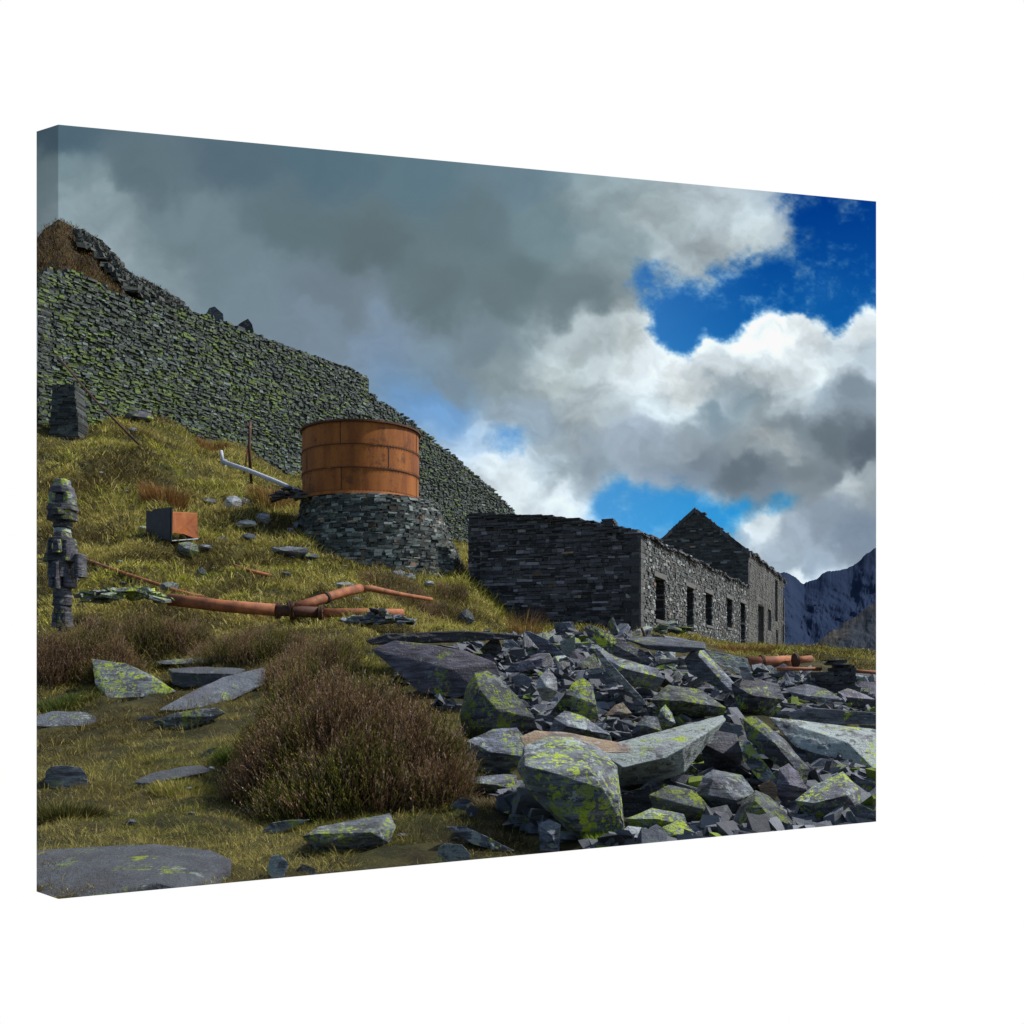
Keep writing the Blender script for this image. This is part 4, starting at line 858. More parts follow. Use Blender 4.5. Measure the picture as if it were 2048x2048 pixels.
    rk('flat slanting slate left of the flanged pipe', 'grey', [(1330,1225,.2),(1370,1232,.2),(1410,1242,.1),(1420,1270,0),(1400,1275,0),(1350,1250,.1)], name='slate_slab', Y=17, depth=.4)
    rk('pale pointed slate fin on the right below the pipe', 'pale', [(1402,1240),(1415,1270),(1425,1285),(1400,1282),(1395,1255)], name='slate_slab', Y=16.5, depth=.2)
    rk('grey slab sloping with dark front on the right slope', 'mid', [(1475,1300,.3),(1520,1290,.3),(1560,1300,.2),(1590,1320,0),(1560,1328,0),(1510,1320,0)], [(1520,1312,.03)], name='slate_slab', by=1335, depth=.4)
    for lab, m_, pts, rd in [
      ('small upright slate with a lime tip at the upper left of the heap', 'mid', [(905,1225),(925,1207),(940,1203),(948,1225),(932,1242),(915,1238)], []),
      ('long grey slab sloping down from the end of the dark ledge', 'plain', [(988,1190),(1000,1192),(1035,1208),(1068,1238),(1055,1243),(1015,1222)], []),
      ('mottled squarish slate below the end of the dark ledge', 'grey', [(1056,1210),(1085,1200),(1085,1240),(1063,1242)], []),
      ('small purple slate beside the big leaning slab', 'purple', [(903,1235),(925,1233),(940,1252),(918,1257)], []),
      ('flat purple slate a little right of the big leaning slab', 'purple', [(955,1252),(1000,1245),(1014,1262),(980,1268)], []),
      ('plain grey five-sided slate left of the pale oval stone', 'flag', [(965,1277),(985,1270),(1004,1282),(1001,1298),(973,1298)], []),
      ('small whitish brick-shaped slate above the heap centre', 'pale', [(1103,1263),(1138,1258),(1142,1268),(1110,1275)], []),
      ('pale kite-shaped slate above the orange-tan rock', 'pale', [(1142,1282),(1158,1273),(1166,1292),(1150,1302)], []),
      ('flat green-grey slate above the orange-tan rock', 'mid', [(1143,1302),(1195,1296),(1204,1315),(1160,1322)], []),
      ('dark slab leaning behind the striped upright slate', 'dark', [(1030,1356),(1068,1306),(1080,1322),(1084,1342),(1060,1355)], []),
      ('grey slab bridging the gap right of the lichen-crusted slab', 'flag', [(1340,1380),(1368,1362),(1400,1368),(1404,1386),(1380,1394)], []),
      ('plain purple slate in the shade below the lichen-crusted slab', 'purple', [(1262,1442),(1290,1433),(1320,1455),(1314,1472),(1270,1468)], []),
      ('low dark flat slate on the upper right of the heap', 'dark', [(1518,1350),(1590,1340),(1618,1354),(1600,1366),(1520,1368)], []),
      ('small brownish rock between two blocks in the right front row', 'warm', [(1430,1482),(1455,1472),(1470,1490),(1462,1510),(1440,1504)], []),
      ('thin dark slate at the far right edge of the heap', 'dark', [(1595,1315),(1660,1320),(1660,1337),(1605,1332)], []),
      ('pale-edged slate on the right edge above the last mossy block', 'mid', [(1610,1465),(1660,1478),(1660,1505),(1625,1494)], []),
      ('jagged dark slate wedged under the giant boulder on its right', 'dark', [(1170,1500),(1225,1480),(1240,1515),(1200,1545),(1172,1540)], []),
      ('grey slate fragment at the lower right corner', 'mid', [(1560,1535),(1620,1515),(1660,1535),(1660,1570),(1580,1570)], [])]:
        rk(lab, m_, pts, rd, name='slate_slab', by=max(p[1] for p in pts) + 12)
    # --- hill stones
    for x, y, w, h, m, lab in [(440,952,32,34,'pale','round grey boulder on the hillside uphill right of the iron box'),(458,948,24,20,'dark','small dark stone tucked behind the round grey boulder'),
        (497,978,24,22,'pale','grey stone in the grass right of the round grey boulder'),(464,988,34,14,'pale','flat pale stone below the round grey boulder'),(566,994,26,24,'pale','pointed pale stone below left of the tank pedestal'),
        (418,1018,20,12,'mid','small stone in the grass right of the iron box'),(353,1036,36,26,'lime','lime and white lichened stone just below the iron box'),(388,1032,24,10,'mid','low flat stone beside the lichened stone below the iron box'),
        (468,1014,26,14,'mid','pale ringed stone midway up the grassy slope'),(392,946,28,14,'mid','half-buried pale stone up the slope behind the iron box'),(380,1082,20,20,'mid','small grey-green stone midway down the hill'),
        (545,1040,70,18,'flag','blue-grey slab of bare rock showing in the grass below the pedestal'),(580,1050,40,12,'flag','tail end of bare blue-grey rock lower in the grass'),(698,1064,18,14,'pale','small pale stone in the grass below the pedestal'),
        (270,1100,0,0,'', ''),(318,1108,34,20,'grey','mossy grey stone beside the rusty cable'),(650,1104,34,10,'pale','flat white stone above the bend of the branch pipe'),(672,1132,22,10,'mid','small mossy stone under the branch pipe'),
        (262,786,52,22,'dark','dark cluster of slate high on the hillside near the great wall'),(250,812,16,10,'pale','tiny white stone beside the upper dark cable'),(752,1085,24,18,'mid','speckled outcrop stone on the lower slope'),(772,1090,22,16,'mid','second outcrop stone right of the speckled one'),(810,1100,18,10,'pale','pale chip of stone on the slope near the building'),(880,1165,26,26,'mid','grey stone on the bank at the foot of the building end'),(890,1042,12,18,'pale','pale stone between the pedestal and the building')]:
        if not lab: continue
        pts = []
        for i in range(7):
            a = i / 7 * 2 * math.pi + .3; r = random.uniform(.5, .66); pts.append((x + math.cos(a) * w * r, y + math.sin(a) * h * r))
        rk(lab, m, pts, [(x - w * .1, y - h * .05, .3)], name='hill_stone', Y=hit(x, y + h * .3) - .25, depth=w * .6 * hit(x, y) / F2)
    for i in range(64):
        hill = i < 34
        x, y = (random.uniform(130, 860), random.uniform(880, 1110)) if hill else (random.uniform(230, 1010), random.uniform(1390, 1655))
        if hill and (y < 850 + (x - 130) * .3 or (x > 560 and y < 1040) or (270 < x < 380 and y < 1030)): continue
        if not hill and (y > 1670 - (x - 110) * .095 or (420 < x < 880 and y < 1510) or (x < 450 and y > 1580)): continue
        w = random.uniform(8, 18) if hill else random.uniform(9, 26); h = w * random.uniform(.4, .7); pts = []
        for q in range(6):
            a = q / 6 * 2 * math.pi + random.uniform(-.3, .3); pts.append((x + math.cos(a) * w * .5, y + math.sin(a) * h * .5))
        Yd = hit(x, y + h * .3) - (.2 if hill else .03)
        rk('small grey stone half sunk in the hillside grass' if hill else 'small slate chip lying on the foreground turf', random.choice(['pale', 'grey', 'mid', 'plain', 'purple'] if hill else ['plain', 'mid', 'flag', 'grey']), pts, [(x, y - h * .1, .3)], name='hill_stone' if hill else 'slate_chip', Y=Yd, depth=w * .6 * Yd / F2, cat='stone', group='small stones scattered over the hillside' if hill else 'small slate chips scattered over the foreground turf')
    # skyline boulders
    rk('dark upright boulder pair on the skyline of the great wall', 'mid', [(386,606),(390,590),(395,581),(405,578),(411,585),(414,590),(421,592),(422,606)], name='skyline_boulder', Y=70)
    rk('tilted block with grass beside it on the skyline lower than the boulder pair', 'dark', [(444,628),(450,612),(458,606),(468,601),(476,612),(480,632)], name='skyline_boulder', Y=72.5)
    for i, (x0, y0, w, h, lab) in enumerate([(545,932,62,22,'spill of dark slates at the top left shoulder of the tank pedestal'),(232,1121,150,26,'low lime-spotted dark slate ledge at the left end of the long pipe'),(715,1165,112,26,'heap of flat pale slates at the right end of the long pipe'),(1266,1186,56,18,'small stack of bright lime mossy slates in front of the facade')]):
        Yd = [39.2, 23.4, 23.4, 24][i]
        c = Q(x0, y0 + h / 2, Yd); B = []
        bm = bmesh.new(); u = Yd / F2
        for q in range(46 if i < 3 else 22):
            a = Vector((random.uniform(-.5, .5) * w * u, random.uniform(-.3, .3), 0)); a.z = random.uniform(.1, 1) * h * u * (1 - (2 * abs(a.x) / (w * u)) ** 2 * .6)
            m_ = Matrix.Translation(a) @ Matrix.Rotation(random.uniform(-.35, .35), 4, 'Y') @ Matrix.Rotation(random.uniform(-.3, .3), 4, 'X') @ Matrix.Diagonal((random.uniform(.12, .45), random.uniform(.15, .4), random.uniform(.03, .09), 1))
            bmesh.ops.create_cube(bm, size=1, matrix=m_)
        for v in bm.verts: v.co += Vector((random.uniform(-.03, .03), random.uniform(-.03, .03), random.uniform(-.01, .01)))
        o = link('slate_pile', bm_mesh('slate_pile', bm), None, R[('dark', 'lime', 'mid', 'lime')[i]], c); tag(o, lab, 'slate pile')
    # stacked slate stub at far right
    Yd = 21.; A2 = Q(1548, 0, Yd); B = Boxes(); z0 = EYE + (HY - 1318) * Yd / F2; z = z0; u = Yd / F2; W = 66 * u
    while z < z0 + 62 * u:
        h = random.uniform(.04, .09); s = 0
        f = (z - z0) / (62 * u)
        while s < W:
            w_ = random.uniform(.12, .4); v = random.uniform(.02, .06)
            if f < .75 or s > W * .25 * (f - .75) * 8: B.add(A2, Vector((1, 0, 0)), Vector((0, -1, 0)), s, min(s + w_, W), z, z + h * .95, -.7, random.uniform(-.03, .05), (v, v * 1.02, v * 1.15), .02)
            s += w_
        z += h
    for q in range(5): B.add(A2, Vector((1, 0, -.0)), Vector((0, -1, 0)), random.uniform(.1, .3), random.uniform(.5, .7), z + q * .02, z + q * .02 + .03, -.6, .05, (.06, .062, .07), .03)
    o = link('slate_stub', B.mesh('slate_stub', (A2.x, A2.y, z0)), None, W_dark, (A2.x, A2.y, z0)); tag(o, 'small dark square stack of laid slates at the right edge below the mound', 'slate stack')
hero()

# ------------------------------------------------------------------ loose slate of the heap
HEAP = [(690,1215),(800,1205),(1000,1195),(1120,1190),(1340,1215),(1420,1265),(1550,1290),(1662,1290),(1662,1600),(1300,1620),(1180,1640),(990,1560),(950,1500),(880,1500),(870,1350),(780,1310),(720,1250)]
def protos(n=16):
    out = []
    for i in range(n):
        bm = bmesh.new(); k_ = random.randint(4, 7); th = random.uniform(.08, .34); el_ = random.uniform(.34, .8)
        for s in (-1, 1):
            for j in range(k_):
                a = j / k_ * 2 * math.pi + random.uniform(-.25, .25); r = random.uniform(.4, .56)
                bm.verts.new((math.cos(a) * r, math.sin(a) * r * el_, s * th / 2 * random.uniform(.7, 1.1)))
        bmesh.ops.convex_hull(bm, input=bm.verts); bmesh.ops.bevel(bm, geom=list(bm.edges), offset=.012, segments=1, affect='EDGES')
        roughen(bm, .12, .012, i, 3, Vector((0, 0, 2))); out.append(bm_mesh('loose_slate', bm))
    return out
PR = protos()
def heap():
    ms = [R['plain'], R['flag'], R['mid'], R['grey'], R['purple'], R['plain'], R['grey'], R['lime'], R['pale'], R['mid']]
    pm = []
    for m_ in range(len(PR)):
        for q in range(3):
            me = PR[m_].copy(); me.materials.append(ms[(m_ * 3 + q) % len(ms)]); pm.append(me)
    n = 0; tries = 0
    while n < 285:
        x = random.uniform(700, 1655); y = random.uniform(1200, 1600)
        if not inpoly(np.array([x]), np.array([y]), HEAP)[0]: continue
        Yd = hit(x, y); 
        if Yd > 30: continue
        s = random.uniform(.45, 1.1) * (.8 if Yd < 12 else 1); u_ = s * F2 / Yd
        if any(inpoly(np.array([x, x - .25 * u_, x + .25 * u_, x]), np.array([y, y - .12 * u_, y - .12 * u_, y - .25 * u_]), h_).any() for h_ in HERO):
            tries += 1
            if tries < 6000: continue
            s *= .4
        o = bpy.data.objects.new('loose_slate', random.choice(pm)); COL.objects.link(o)
        p = Q(x, y, Yd); p.z += s * random.uniform(-.08, .1); o.location = p; o.scale = (s, s, s * random.uniform(.7, 1.2))
        o.rotation_euler = (random.gauss(.25, .5), random.gauss(.15, .55), random.uniform(0, 6.28))
        tag(o, 'loose broken piece of grey slate lying among the bigger rocks of the heap', 'slate', 'loose slates filling the rock heap'); n += 1
    # uncountable small scree
    N = 8500; V = []; Cc = []
    x = rng.uniform(690, 1660, N * 2); y = rng.uniform(1195, 1620, N * 2); ok = inpoly(x, y, HEAP)
    for h_ in HERO: ok &= ~inpoly(x, y - 8, h_)
    x = x[ok]; y = y[ok]
    Yt = np.array([hit(a, b) for a, b in zip(x, y)]); keep = Yt < 30; x, y, Yt = x[keep], y[keep], Yt[keep]
    n = len(x); c = np.stack([(x - HX) * Yt / F2, Yt, EYE + (HY - y) * Yt / F2], -1)
    sz = rng.uniform(.1, .4, n)[:, None]
    base = np.array([[-1, -1, -1], [-1, -1, 1], [-1, 1, -1], [-1, 1, 1], [1, -1, -1], [1, -1, 1], [1, 1, -1], [1, 1, 1]], float) * .5
    sc = np.stack([rng.uniform(.8, 1.4, n), rng.uniform(.5, .9, n), rng.uniform(.1, .3, n)], -1) * sz
    v = base[None] * sc[:, None] + rng.uniform(-.2, .2, (n, 8, 3)) * sz[:, None] * np.array([1, 1, .45])
    a = rng.uniform(0, 6.28, n); b = rng.normal(0, .5, n); 
    ca, sa, cb, sb = np.cos(a), np.sin(a), np.cos(b), np.sin(b)
    x1 = v[..., 0] * cb[:, None] + v[..., 2] * sb[:, None]; z1 = -v[..., 0] * sb[:, None] + v[..., 2] * cb[:, None]
    X2 = x1 * ca[:, None] - v[..., 1] * sa[:, None]; Y2 = x1 * sa[:, None] + v[..., 1] * ca[:, None]
    v = np.stack([X2, Y2, z1], -1) + c[:, None] + np.array([0, 0, .04])
    f = (BOXF[None] + (np.arange(n) * 8)[:, None, None]).reshape(-1, 4)
    g = rng.uniform(.04, .19, n); tint = np.stack([g, g * 1.07, g * 1.22], -1); lm = rng.random(n) < .07; tint[lm] = [.16, .22, .03]
    tag(link('scree', np_mesh('scree', v.reshape(-1, 3), [f], np.repeat(tint, 8, 0)), None, W_ped), kind='stuff', label='small slate chips and scree between the rocks', cat='scree')
heap()

# ------------------------------------------------------------------ vegetation
def blade_mesh(name, pos, length, width, az, lean, cols, bend=.5):
    n = len(pos); d = np.stack([np.cos(az), np.sin(az), np.zeros(n)], -1); s = np.stack([-np.sin(az), np.cos(az), np.zeros(n)], -1)
    # random facing
    fa = rng.uniform(0, math.pi, n); s = np.stack([np.cos(fa), np.sin(fa), np.zeros(n)], -1)
    up = np.array([0, 0, 1.]); l = length[:, None]; w_ = width[:, None]; ln = lean[:, None]
    m = pos + (up * np.cos(ln) + d * np.sin(ln)) * l * .55; ln2 = ln + bend * rng.uniform(.3, 1.4, (n, 1))
    t = m + (up * np.cos(ln2) + d * np.sin(ln2)) * l * .5
    V = np.stack([pos - s * w_, pos + s * w_, m + s * w_ * .7, m - s * w_ * .7, t], 1).reshape(-1, 3)
    b = np.arange(n)[:, None] * 5
    return np_mesh(name, V, [b + np.array([[0, 1, 2, 3]]), b + np.array([[3, 2, 4]])], np.repeat(cols, 5, 0))
def palette(cols, wts, n, var=.25):
    cols = np.array(cols); i = rng.choice(len(cols), n, p=np.array(wts) / sum(wts)); return cols[i] * rng.uniform(1 - var, 1 + var, (n, 1))
GREEN, OLIVE, STRAW, BROWN, DKG = (.18, .23, .02), (.36, .32, .03), (.52, .43, .13), (.16, .085, .03), (.04, .055, .012)
def tufts(name, label, npt, per, xr, lY, Lr, wd, excl=None, incl=None, spread=.12, pal=None, flat=0, bare=.2):
    x = rng.uniform(*xr, npt); v = rng.uniform(0, 1, npt); Yd = np.exp(np.log(lY[0]) + v * (np.log(lY[1]) - np.log(lY[0])))
    z = ground_rc(x, Yd); row = HY - (z - EYE) * F2 / Yd
    ok = np.ones(npt, bool)
    if excl is not None: ok &= ~inpoly(x, row, excl)
    if incl is not None: ok &= inpoly(x, row, incl)
    X = (x - HX) * Yd / F2
    dry = fbm(X / 2.5, Yd / 2.5, 40, 4); dk = fbm(X / 1.6, Yd / 2.2, 60, 4)
    ok &= (fbm(X * 1.1, Yd * 1.1, 90, 3) > bare)
    # behind buildings / pedestal not needed
    X, Yd, z, dry, dk, x = X[ok], Yd[ok], z[ok], dry[ok], dk[ok], x[ok]; n = len(X)
    ti = np.repeat(np.arange(n), per); N = n * per
    tl = rng.uniform(.35, 1.25, n) + (rng.random(n) < .12) * .6; az = rng.uniform(0, 6.28, N); rr_ = np.sqrt(rng.uniform(0, 1, N)); rad = rr_ * spread * np.clip(Yd[ti] / 14, .6, 3) * tl[ti]
    px = X[ti] + np.cos(az) * rad; py = Yd[ti] + np.sin(az) * rad
    pz = ground_rc(HX + px * F2 / py, py) - .02
    kY = np.clip(Yd[ti] / 16, .6, 2.6) * tl[ti]; ln = rng.uniform(*Lr, N) * kY
    base = palette(pal or [GREEN, OLIVE, STRAW, BROWN, DKG], [1.6, 1.7, .5, .3, .6][:len(pal) if pal else 5], n)
    d = np.clip((dry - .42) * 5, 0, 1)[:, None]; base = base * (1 - d * .7) + np.array(STRAW) * .75 * d * .7
    k_ = np.clip((dk - .5) * 7, 0, 1)[:, None]; base = base * (1 - k_ * .85) + np.array((.05, .032, .012)) * k_ * .85
    col = base[ti] * rng.uniform(.55, 1.4, (N, 1)); st = rng.random(N) < .09; col[st] = np.array(STRAW) * rng.uniform(.7, 1.2, (st.sum(), 1))
    me = blade_mesh(name, np.stack([px, py, pz], -1), ln, wd * np.clip(Yd[ti] / 16, .6, 2.6) * rng.uniform(.6, 1.2, N), az, np.clip(flat + .15 + rr_ * .8 + rng.normal(0, .15, N), 0, 1.5), col, .8)
    return tag(link(name, me, None, VEG), kind='stuff', label=label, cat='grass')
NOGRASS = [(690,1215),(1000,1195),(1340,1215),(1395,1240),(1565,1246),(1662,1275),(1662,1700),(1000,1700),(1000,1560),(960,1510),(885,1500),(870,1350),(780,1310)]
tufts('grass', 'short tufted green and straw grass between the stones in the foreground', 7500, 24, (66, 1010), (6.3, 19), (.08, .2), .0035, excl=NOGRASS, spread=.13, pal=[(.1, .14, .016), (.2, .19, .026), (.34, .26, .09), (.12, .06, .02), (.03, .045, .01)], bare=.4)
tufts('grass', 'large drooping pale straw tussocks on the hillside', 2800, 40, (66, 1000), (20, 62), (.08, .2), .006, excl=NOGRASS, spread=.3, pal=[(.52, .45, .16), (.42, .4, .08), (.34, .36, .04), (.22, .14, .04)])
tufts('grass', 'flattened dead straw and brown litter lying on the foreground turf', 13000, 12, (66, 1010), (6.3, 17), (.06, .18), .003, excl=NOGRASS, spread=.2, pal=[BROWN, (.3, .24, .09), (.2, .12, .05), (.1, .055, .025), (.07, .09, .02)], flat=.9, bare=.05)
tufts('grass', 'short rough moorland grass and moss covering the hillside', 27000, 13, (66, 1655), (18, 78), (.05, .13), .0075, excl=NOGRASS, spread=.17)
# brown rushes on the hillside
def clump(name, label, cx, cy, wpx, n, Lr, cols, wts, wd=.012, kind=None, cat='grass clump', lean=.25):
    Yd = hit(cx, cy); r = wpx * Yd / F2 / 2; C = Q(cx, cy, Yd)
    a = rng.uniform(0, 6.28, n); q = np.sqrt(rng.uniform(0, 1, n)) * r; px = C.x + np.cos(a) * q; py = C.y + np.sin(a) * q * .8
    pz = ground_rc(HX + px * F2 / py, py) - .03
    pos = np.stack([px, py, pz], -1) - np.array(C)
    me = blade_mesh(name, pos, rng.uniform(*Lr, n), rng.uniform(.5, 1.2, n) * wd, a, np.abs(rng.normal(0, lean, n)) + .1, palette(cols, wts, n, .35), .4)
    o = link(name, me, None, VEG, C); 
    tag(o, label, cat); return o
RU = [(.22, .1, .03), (.28, .17, .06), (.12, .06, .02)]
clump('rush_clump', 'clump of tall brown rushes above the iron box', 310, 950, 80, 900, (.5, 1.0), RU, [2, 1, 1])
clump('rush_clump', 'loose brown rushes below the white pipe', 515, 945, 90, 700, (.4, .8), RU, [1, 2, 1])
clump('rush_clump', 'sparse brown rushes against the foot of the dark end wall', 990, 1200, 60, 300, (.4, 1.1), RU, [1, 2, 1], .006)
clump('rush_clump', 'reddish brown grass fringe at the top of the hill beside the wall', 400, 852, 60, 600, (.3, .7), RU, [2, 1, 1])
clump('rush_clump', 'low brown grass along the base of the facade at the right', 1400, 1232, 120, 1500, (.15, .4), RU, [2, 1, 2], .008)
clump('grass_tussock', 'dark tangled grass tussock at the bottom left edge above the big flagstone', 118, 1545, 150, 6000, (.07, .22), [(.05, .065, .012), (.2, .17, .05), (.09, .05, .02), (.03, .03, .01)], [3, 1, 1, 1.5], .004, cat='grass tussock', lean=.7)
clump('grass_tussock', 'deep green grass tussock at the left foot of the big heather', 470, 1440, 120, 4200, (.1, .3), [(.07, .12, .014), (.04, .06, .01), (.12, .13, .02)], [2, 2, 1], .004, cat='grass tussock', lean=.6)
clump('grass_tussock', 'straw topped grass tussock right of the half hidden flagstone', 345, 1500, 120, 3600, (.05, .15), [(.4, .32, .1), (.2, .2, .03), (.1, .14, .02)], [2, 2, 1], .004, cat='grass tussock', lean=.8)
clump('grass_tussock', 'green grass tussock beside the lime spotted block on the left', 130, 1330, 110, 3500, (.08, .2), [(.06, .1, .014), (.035, .05, .01), (.2, .17, .05)], [2, 2, .6], .006, cat='grass tussock', lean=.4)
clump('moss_tuft', 'bright lime green moss plant at the bottom edge by the giant boulder', 1165, 1597, 120, 2600, (.05, .13), [(.16, .24, .02), (.26, .33, .03), (.07, .12, .01)], [2, 1, 1], .006, cat='moss')
clump('dry_moss', 'pale brown dried moss cushion left of the giant boulder', 960, 1530, 130, 3800, (.06, .15), [(.15, .12, .065), (.22, .18, .1), (.07, .05, .025)], [2, 1, 1], .004, cat='moss', lean=.7)
def heather(label, spec, n, sprig=(.22, .55), green=.45, lw=.0052):
    """spec: list of ellipsoids (cx, dist, rx, ry, h)"""
    C0 = None; V = []; Fq = []; Cs = []; S = []
    for (cx, Yd, rx, ry, h) in spec:
        X0 = (cx - HX) * Yd / F2
        if C0 is None: C0 = np.array([X0, Yd, gz(X0, Yd)])
        S.append((X0, Yd, rx, ry, h))
    tot = sum(s[2] * s[3] for s in S); segs = []
    for (X0, Yd, rx, ry, h) in S:
        m = int(n * rx * ry / tot); a = rng.uniform(0, 6.28, m); r = np.sqrt(rng.uniform(0, 1, m)); 
        x = X0 + np.cos(a) * r * rx; y = Yd + np.sin(a) * r * ry; g = ground_rc(HX + x * F2 / y, y)
        lump = .3 + .9 * fbm(x * 1.9, y * 1.9, 12, 3) + .65 * fbm(x * 5, y * 5, 88, 2)
        top = h * np.sqrt(np.clip(1 - r ** 2.4, 0, 1)) * lump
        dep = 1 - rng.power(3.0, m) * 1.0; z = g + top * (1 - dep * .8)
        out = np.stack([np.cos(a) * r * .55, np.sin(a) * r * .55, np.full(m, 1.)], -1) + rng.normal(0, .17, (m, 3)); out /= np.linalg.norm(out, axis=1)[:, None]
        segs.append((np.stack([x, y, z], -1), out, 1 - dep))
    P = np.concatenate([s[0] for s in segs]); Dn = np.concatenate([s[1] for s in segs]); hi = np.concatenate([s[2] for s in segs]); m = len(P)
    Ls = rng.uniform(*sprig, m); per = 19
    t = np.tile(np.linspace(0, 1, per), m); I = np.repeat(np.arange(m), per); N = m * per
    curve = rng.normal(0, .09, (m, 3))
    pos = P[I] + Dn[I] * (Ls[I] * (t - .75))[:, None] + curve[I] * (t ** 2 * Ls[I] * 2)[:, None]
    az = rng.uniform(0, 6.28, N); ld = Dn[I] * 1.0 + np.stack([np.cos(az), np.sin(az), np.zeros(N)], -1) * .5; ld /= np.linalg.norm(ld, axis=1)[:, None]
    side = np.cross(ld, rng.normal(0, 1, (N, 3))); side /= np.linalg.norm(side, axis=1)[:, None] + 1e-9
    ll = rng.uniform(.018, .04, N)[:, None]; w_ = rng.uniform(.6, 1.2, N)[:, None] * lw
    V = np.stack([pos - side * w_, pos + side * w_, pos + ld * ll], 1).reshape(-1, 3) - C0
    patch = fbm(P[:, 0] * 1.7, P[:, 1] * 1.7, 33, 3); isg = rng.random(m) < np.clip(green + (patch - .5) * 3.5, .03, .95)
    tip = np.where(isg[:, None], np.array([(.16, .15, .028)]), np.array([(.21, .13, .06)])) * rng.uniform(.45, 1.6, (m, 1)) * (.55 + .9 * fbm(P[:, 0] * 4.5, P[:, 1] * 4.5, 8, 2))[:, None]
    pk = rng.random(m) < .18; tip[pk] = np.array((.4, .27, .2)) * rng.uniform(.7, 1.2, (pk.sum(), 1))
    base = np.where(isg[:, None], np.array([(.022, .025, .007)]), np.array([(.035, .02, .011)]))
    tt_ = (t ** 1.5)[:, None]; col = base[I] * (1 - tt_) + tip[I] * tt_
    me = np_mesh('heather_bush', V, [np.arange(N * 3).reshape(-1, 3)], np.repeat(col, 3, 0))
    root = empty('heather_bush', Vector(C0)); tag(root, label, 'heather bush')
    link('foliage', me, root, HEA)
    # woody stems
    q = rng.choice(m, min(m, 1500), False); b = P[q]; g = np.stack([b[:, 0] * .75 + C0[0] * .25, b[:, 1] * .75 + C0[1] * .25, b[:, 2] * 0], -1)
    g[:, 2] = ground_rc(HX + g[:, 0] * F2 / g[:, 1], g[:, 1]) - .02
    sd = rng.normal(0, 1, (len(q), 3)); sd /= np.linalg.norm(sd, axis=1)[:, None]; sd *= .005
    V2 = np.stack([g - sd, g + sd, b + sd * .4, b - sd * .4], 1).reshape(-1, 3) - C0
    link('stems', np_mesh('stems', V2, [np.arange(len(q) * 4).reshape(-1, 4)], np.tile(np.array([[.035, .022, .014]]), (len(q) * 4, 1))), root, HEA)
    return root
heather('big dome of brown and green heather in the foreground left of the heap', [(640,11.2,1.15,1.1,.95),(560,12.3,.75,1.0,.95),(755,10.8,.85,.9,.75),(520,11.2,.55,.8,.55),(820,10.3,.42,.6,.5),(650,12.6,1.0,.8,1.05),(650,10.2,.95,.6,.55)], 19000, sprig=(.12, .46), green=.42)
heather('dark brown heather bank around the foot of the mirrored rock pillar', [(150,20,.9,1.2,.75),(85,19.5,.8,1,.7),(215,19.5,.6,.8,.5)], 6500, green=.35)
heather('dark green-brown heather beneath the left end of the long pipe', [(270,21.5,.9,1,.65),(340,21.5,.7,.9,.6)], 4500, green=.45)
heather('low brown heather under the pipe joint', [(440,20.5,.9,1.0,.5),(510,20,.8,1,.5)], 4500, green=.4)
heather('pinkish heather growing behind the big foreground bush', [(600,18.5,.8,1.2,.4),(545,18,.5,1,.35)], 3500, green=.45)
heather('low dark heather patch on the slope above the pipe at right', [(800,31,1.4,1.6,.35),(740,33,1.2,1.4,.3)], 3500, green=.45, lw=.009)
heather('small dark heather hummock beside the building end wall', [(850,35,.7,1.2,.4)], 1200, green=.4, lw=.009)
# brown grass on hilltop
def hilltop_grass():
    n = 16000; P = MV.reshape(-1, 3); i = rng.choice(len(P), n); pos = P[i] + rng.normal(0, .15, (n, 3)) * np.array([1, 1, .3])
    rowt = i // MV.shape[1]
    me = blade_mesh('grass', pos, rng.uniform(.12, .32, n), np.full(n, .02), rng.uniform(0, 6.28, n), rng.uniform(.1, .8, n), palette([(.13, .065, .018), (.1, .09, .02), (.03, .02, .01)], [2, 1.2, 1.6], n, .4))
    tag(link('grass', me, None, VEG), kind='stuff', label='brown grass on the hilltop above the great wall', cat='grass')
hilltop_grass()

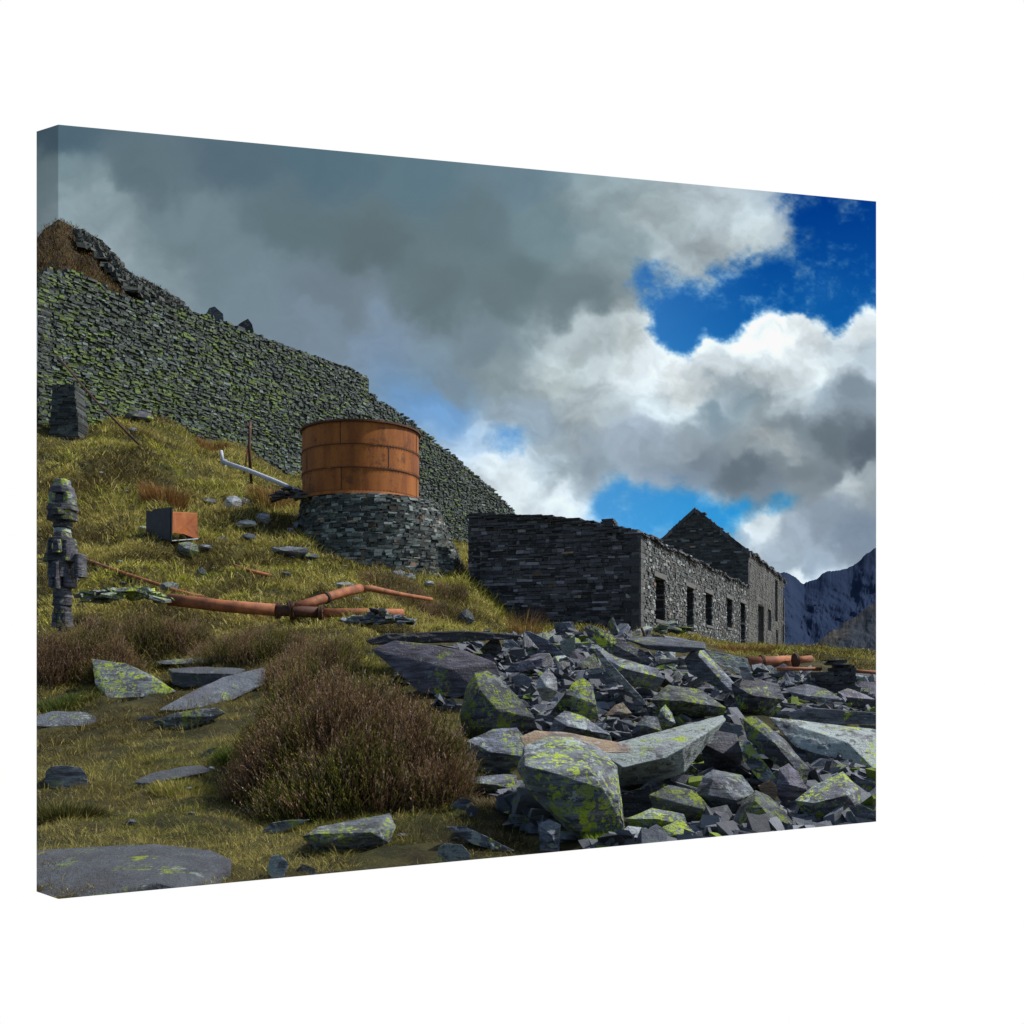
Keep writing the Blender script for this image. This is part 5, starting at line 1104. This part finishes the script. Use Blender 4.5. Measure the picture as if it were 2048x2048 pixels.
# ------------------------------------------------------------------ trim every piece of the model to the edges of the block
E = Vector((0, 0, EYE))
def ray(x, y): return Q(x, y, 1.0) - E
EDGES = [((69, 200), (69, 1800)), ((1653, 1800), (1653, 200)), ((1653, 380), (110, 235)), ((110, 235), (69, 248)), ((69, 1682), (110, 1696)), ((110, 1696), (1653, 1550))]
PL = []
mid = ray(900, 900)
for a, b in EDGES:
    n = ray(*a).cross(ray(*b)).normalized()
    if n.dot(mid) < 0: n = -n
    PL.append(n)
PN = np.array([list(n) for n in PL])
bpy.context.view_layer.update()
def trim():
    for o in [o for o in bpy.data.objects if o.type == 'MESH']:
        M4 = o.matrix_world.copy(); me = o.data; nv = len(me.vertices); co = np.empty(nv * 3, np.float32); me.vertices.foreach_get('co', co); co = co.reshape(-1, 3)
        m = np.array(M4); wco = co @ m[:3, :3].T + m[:3, 3] - np.array(E)
        d = wco @ PN.T; ins = d >= -1e-6
        if ins.all(): continue
        if (~ins).all(0).any(): bpy.data.objects.remove(o); continue
        if me.users > 1: me = me.copy(); o.data = me
        bm = bmesh.new(); bm.from_mesh(me); inv = M4.inverted(); heavy = nv > 60000 or me.materials[0] in (VEG, HEA)
        for k_, n in enumerate(PL):
            if ins[:, k_].all(): continue
            no = (M4.to_3x3().transposed() @ n).normalized(); pc = inv @ E
            if heavy and me.name.split('.')[0] not in ('ground', 'sky'):
                bad = [v for v in bm.verts if (v.co - pc).dot(no) < 0]; bmesh.ops.delete(bm, geom=bad, context='VERTS'); continue
            r = bmesh.ops.bisect_plane(bm, geom=bm.verts[:] + bm.edges[:] + bm.faces[:], dist=1e-7, plane_co=pc, plane_no=no, clear_inner=True)
            ce = [e for e in r['geom_cut'] if isinstance(e, bmesh.types.BMEdge)]
            if ce and nv < 60000 and me.name.split('.')[0] not in ('ground', 'sky', 'hilltop', 'far_mountain', 'near_mountainside'):
                try: bmesh.ops.holes_fill(bm, edges=ce, sides=0)
                except Exception: pass
        if len(bm.faces) == 0: bm.free(); bpy.data.objects.remove(o); continue
        bm.to_mesh(me); bm.free()
trim()
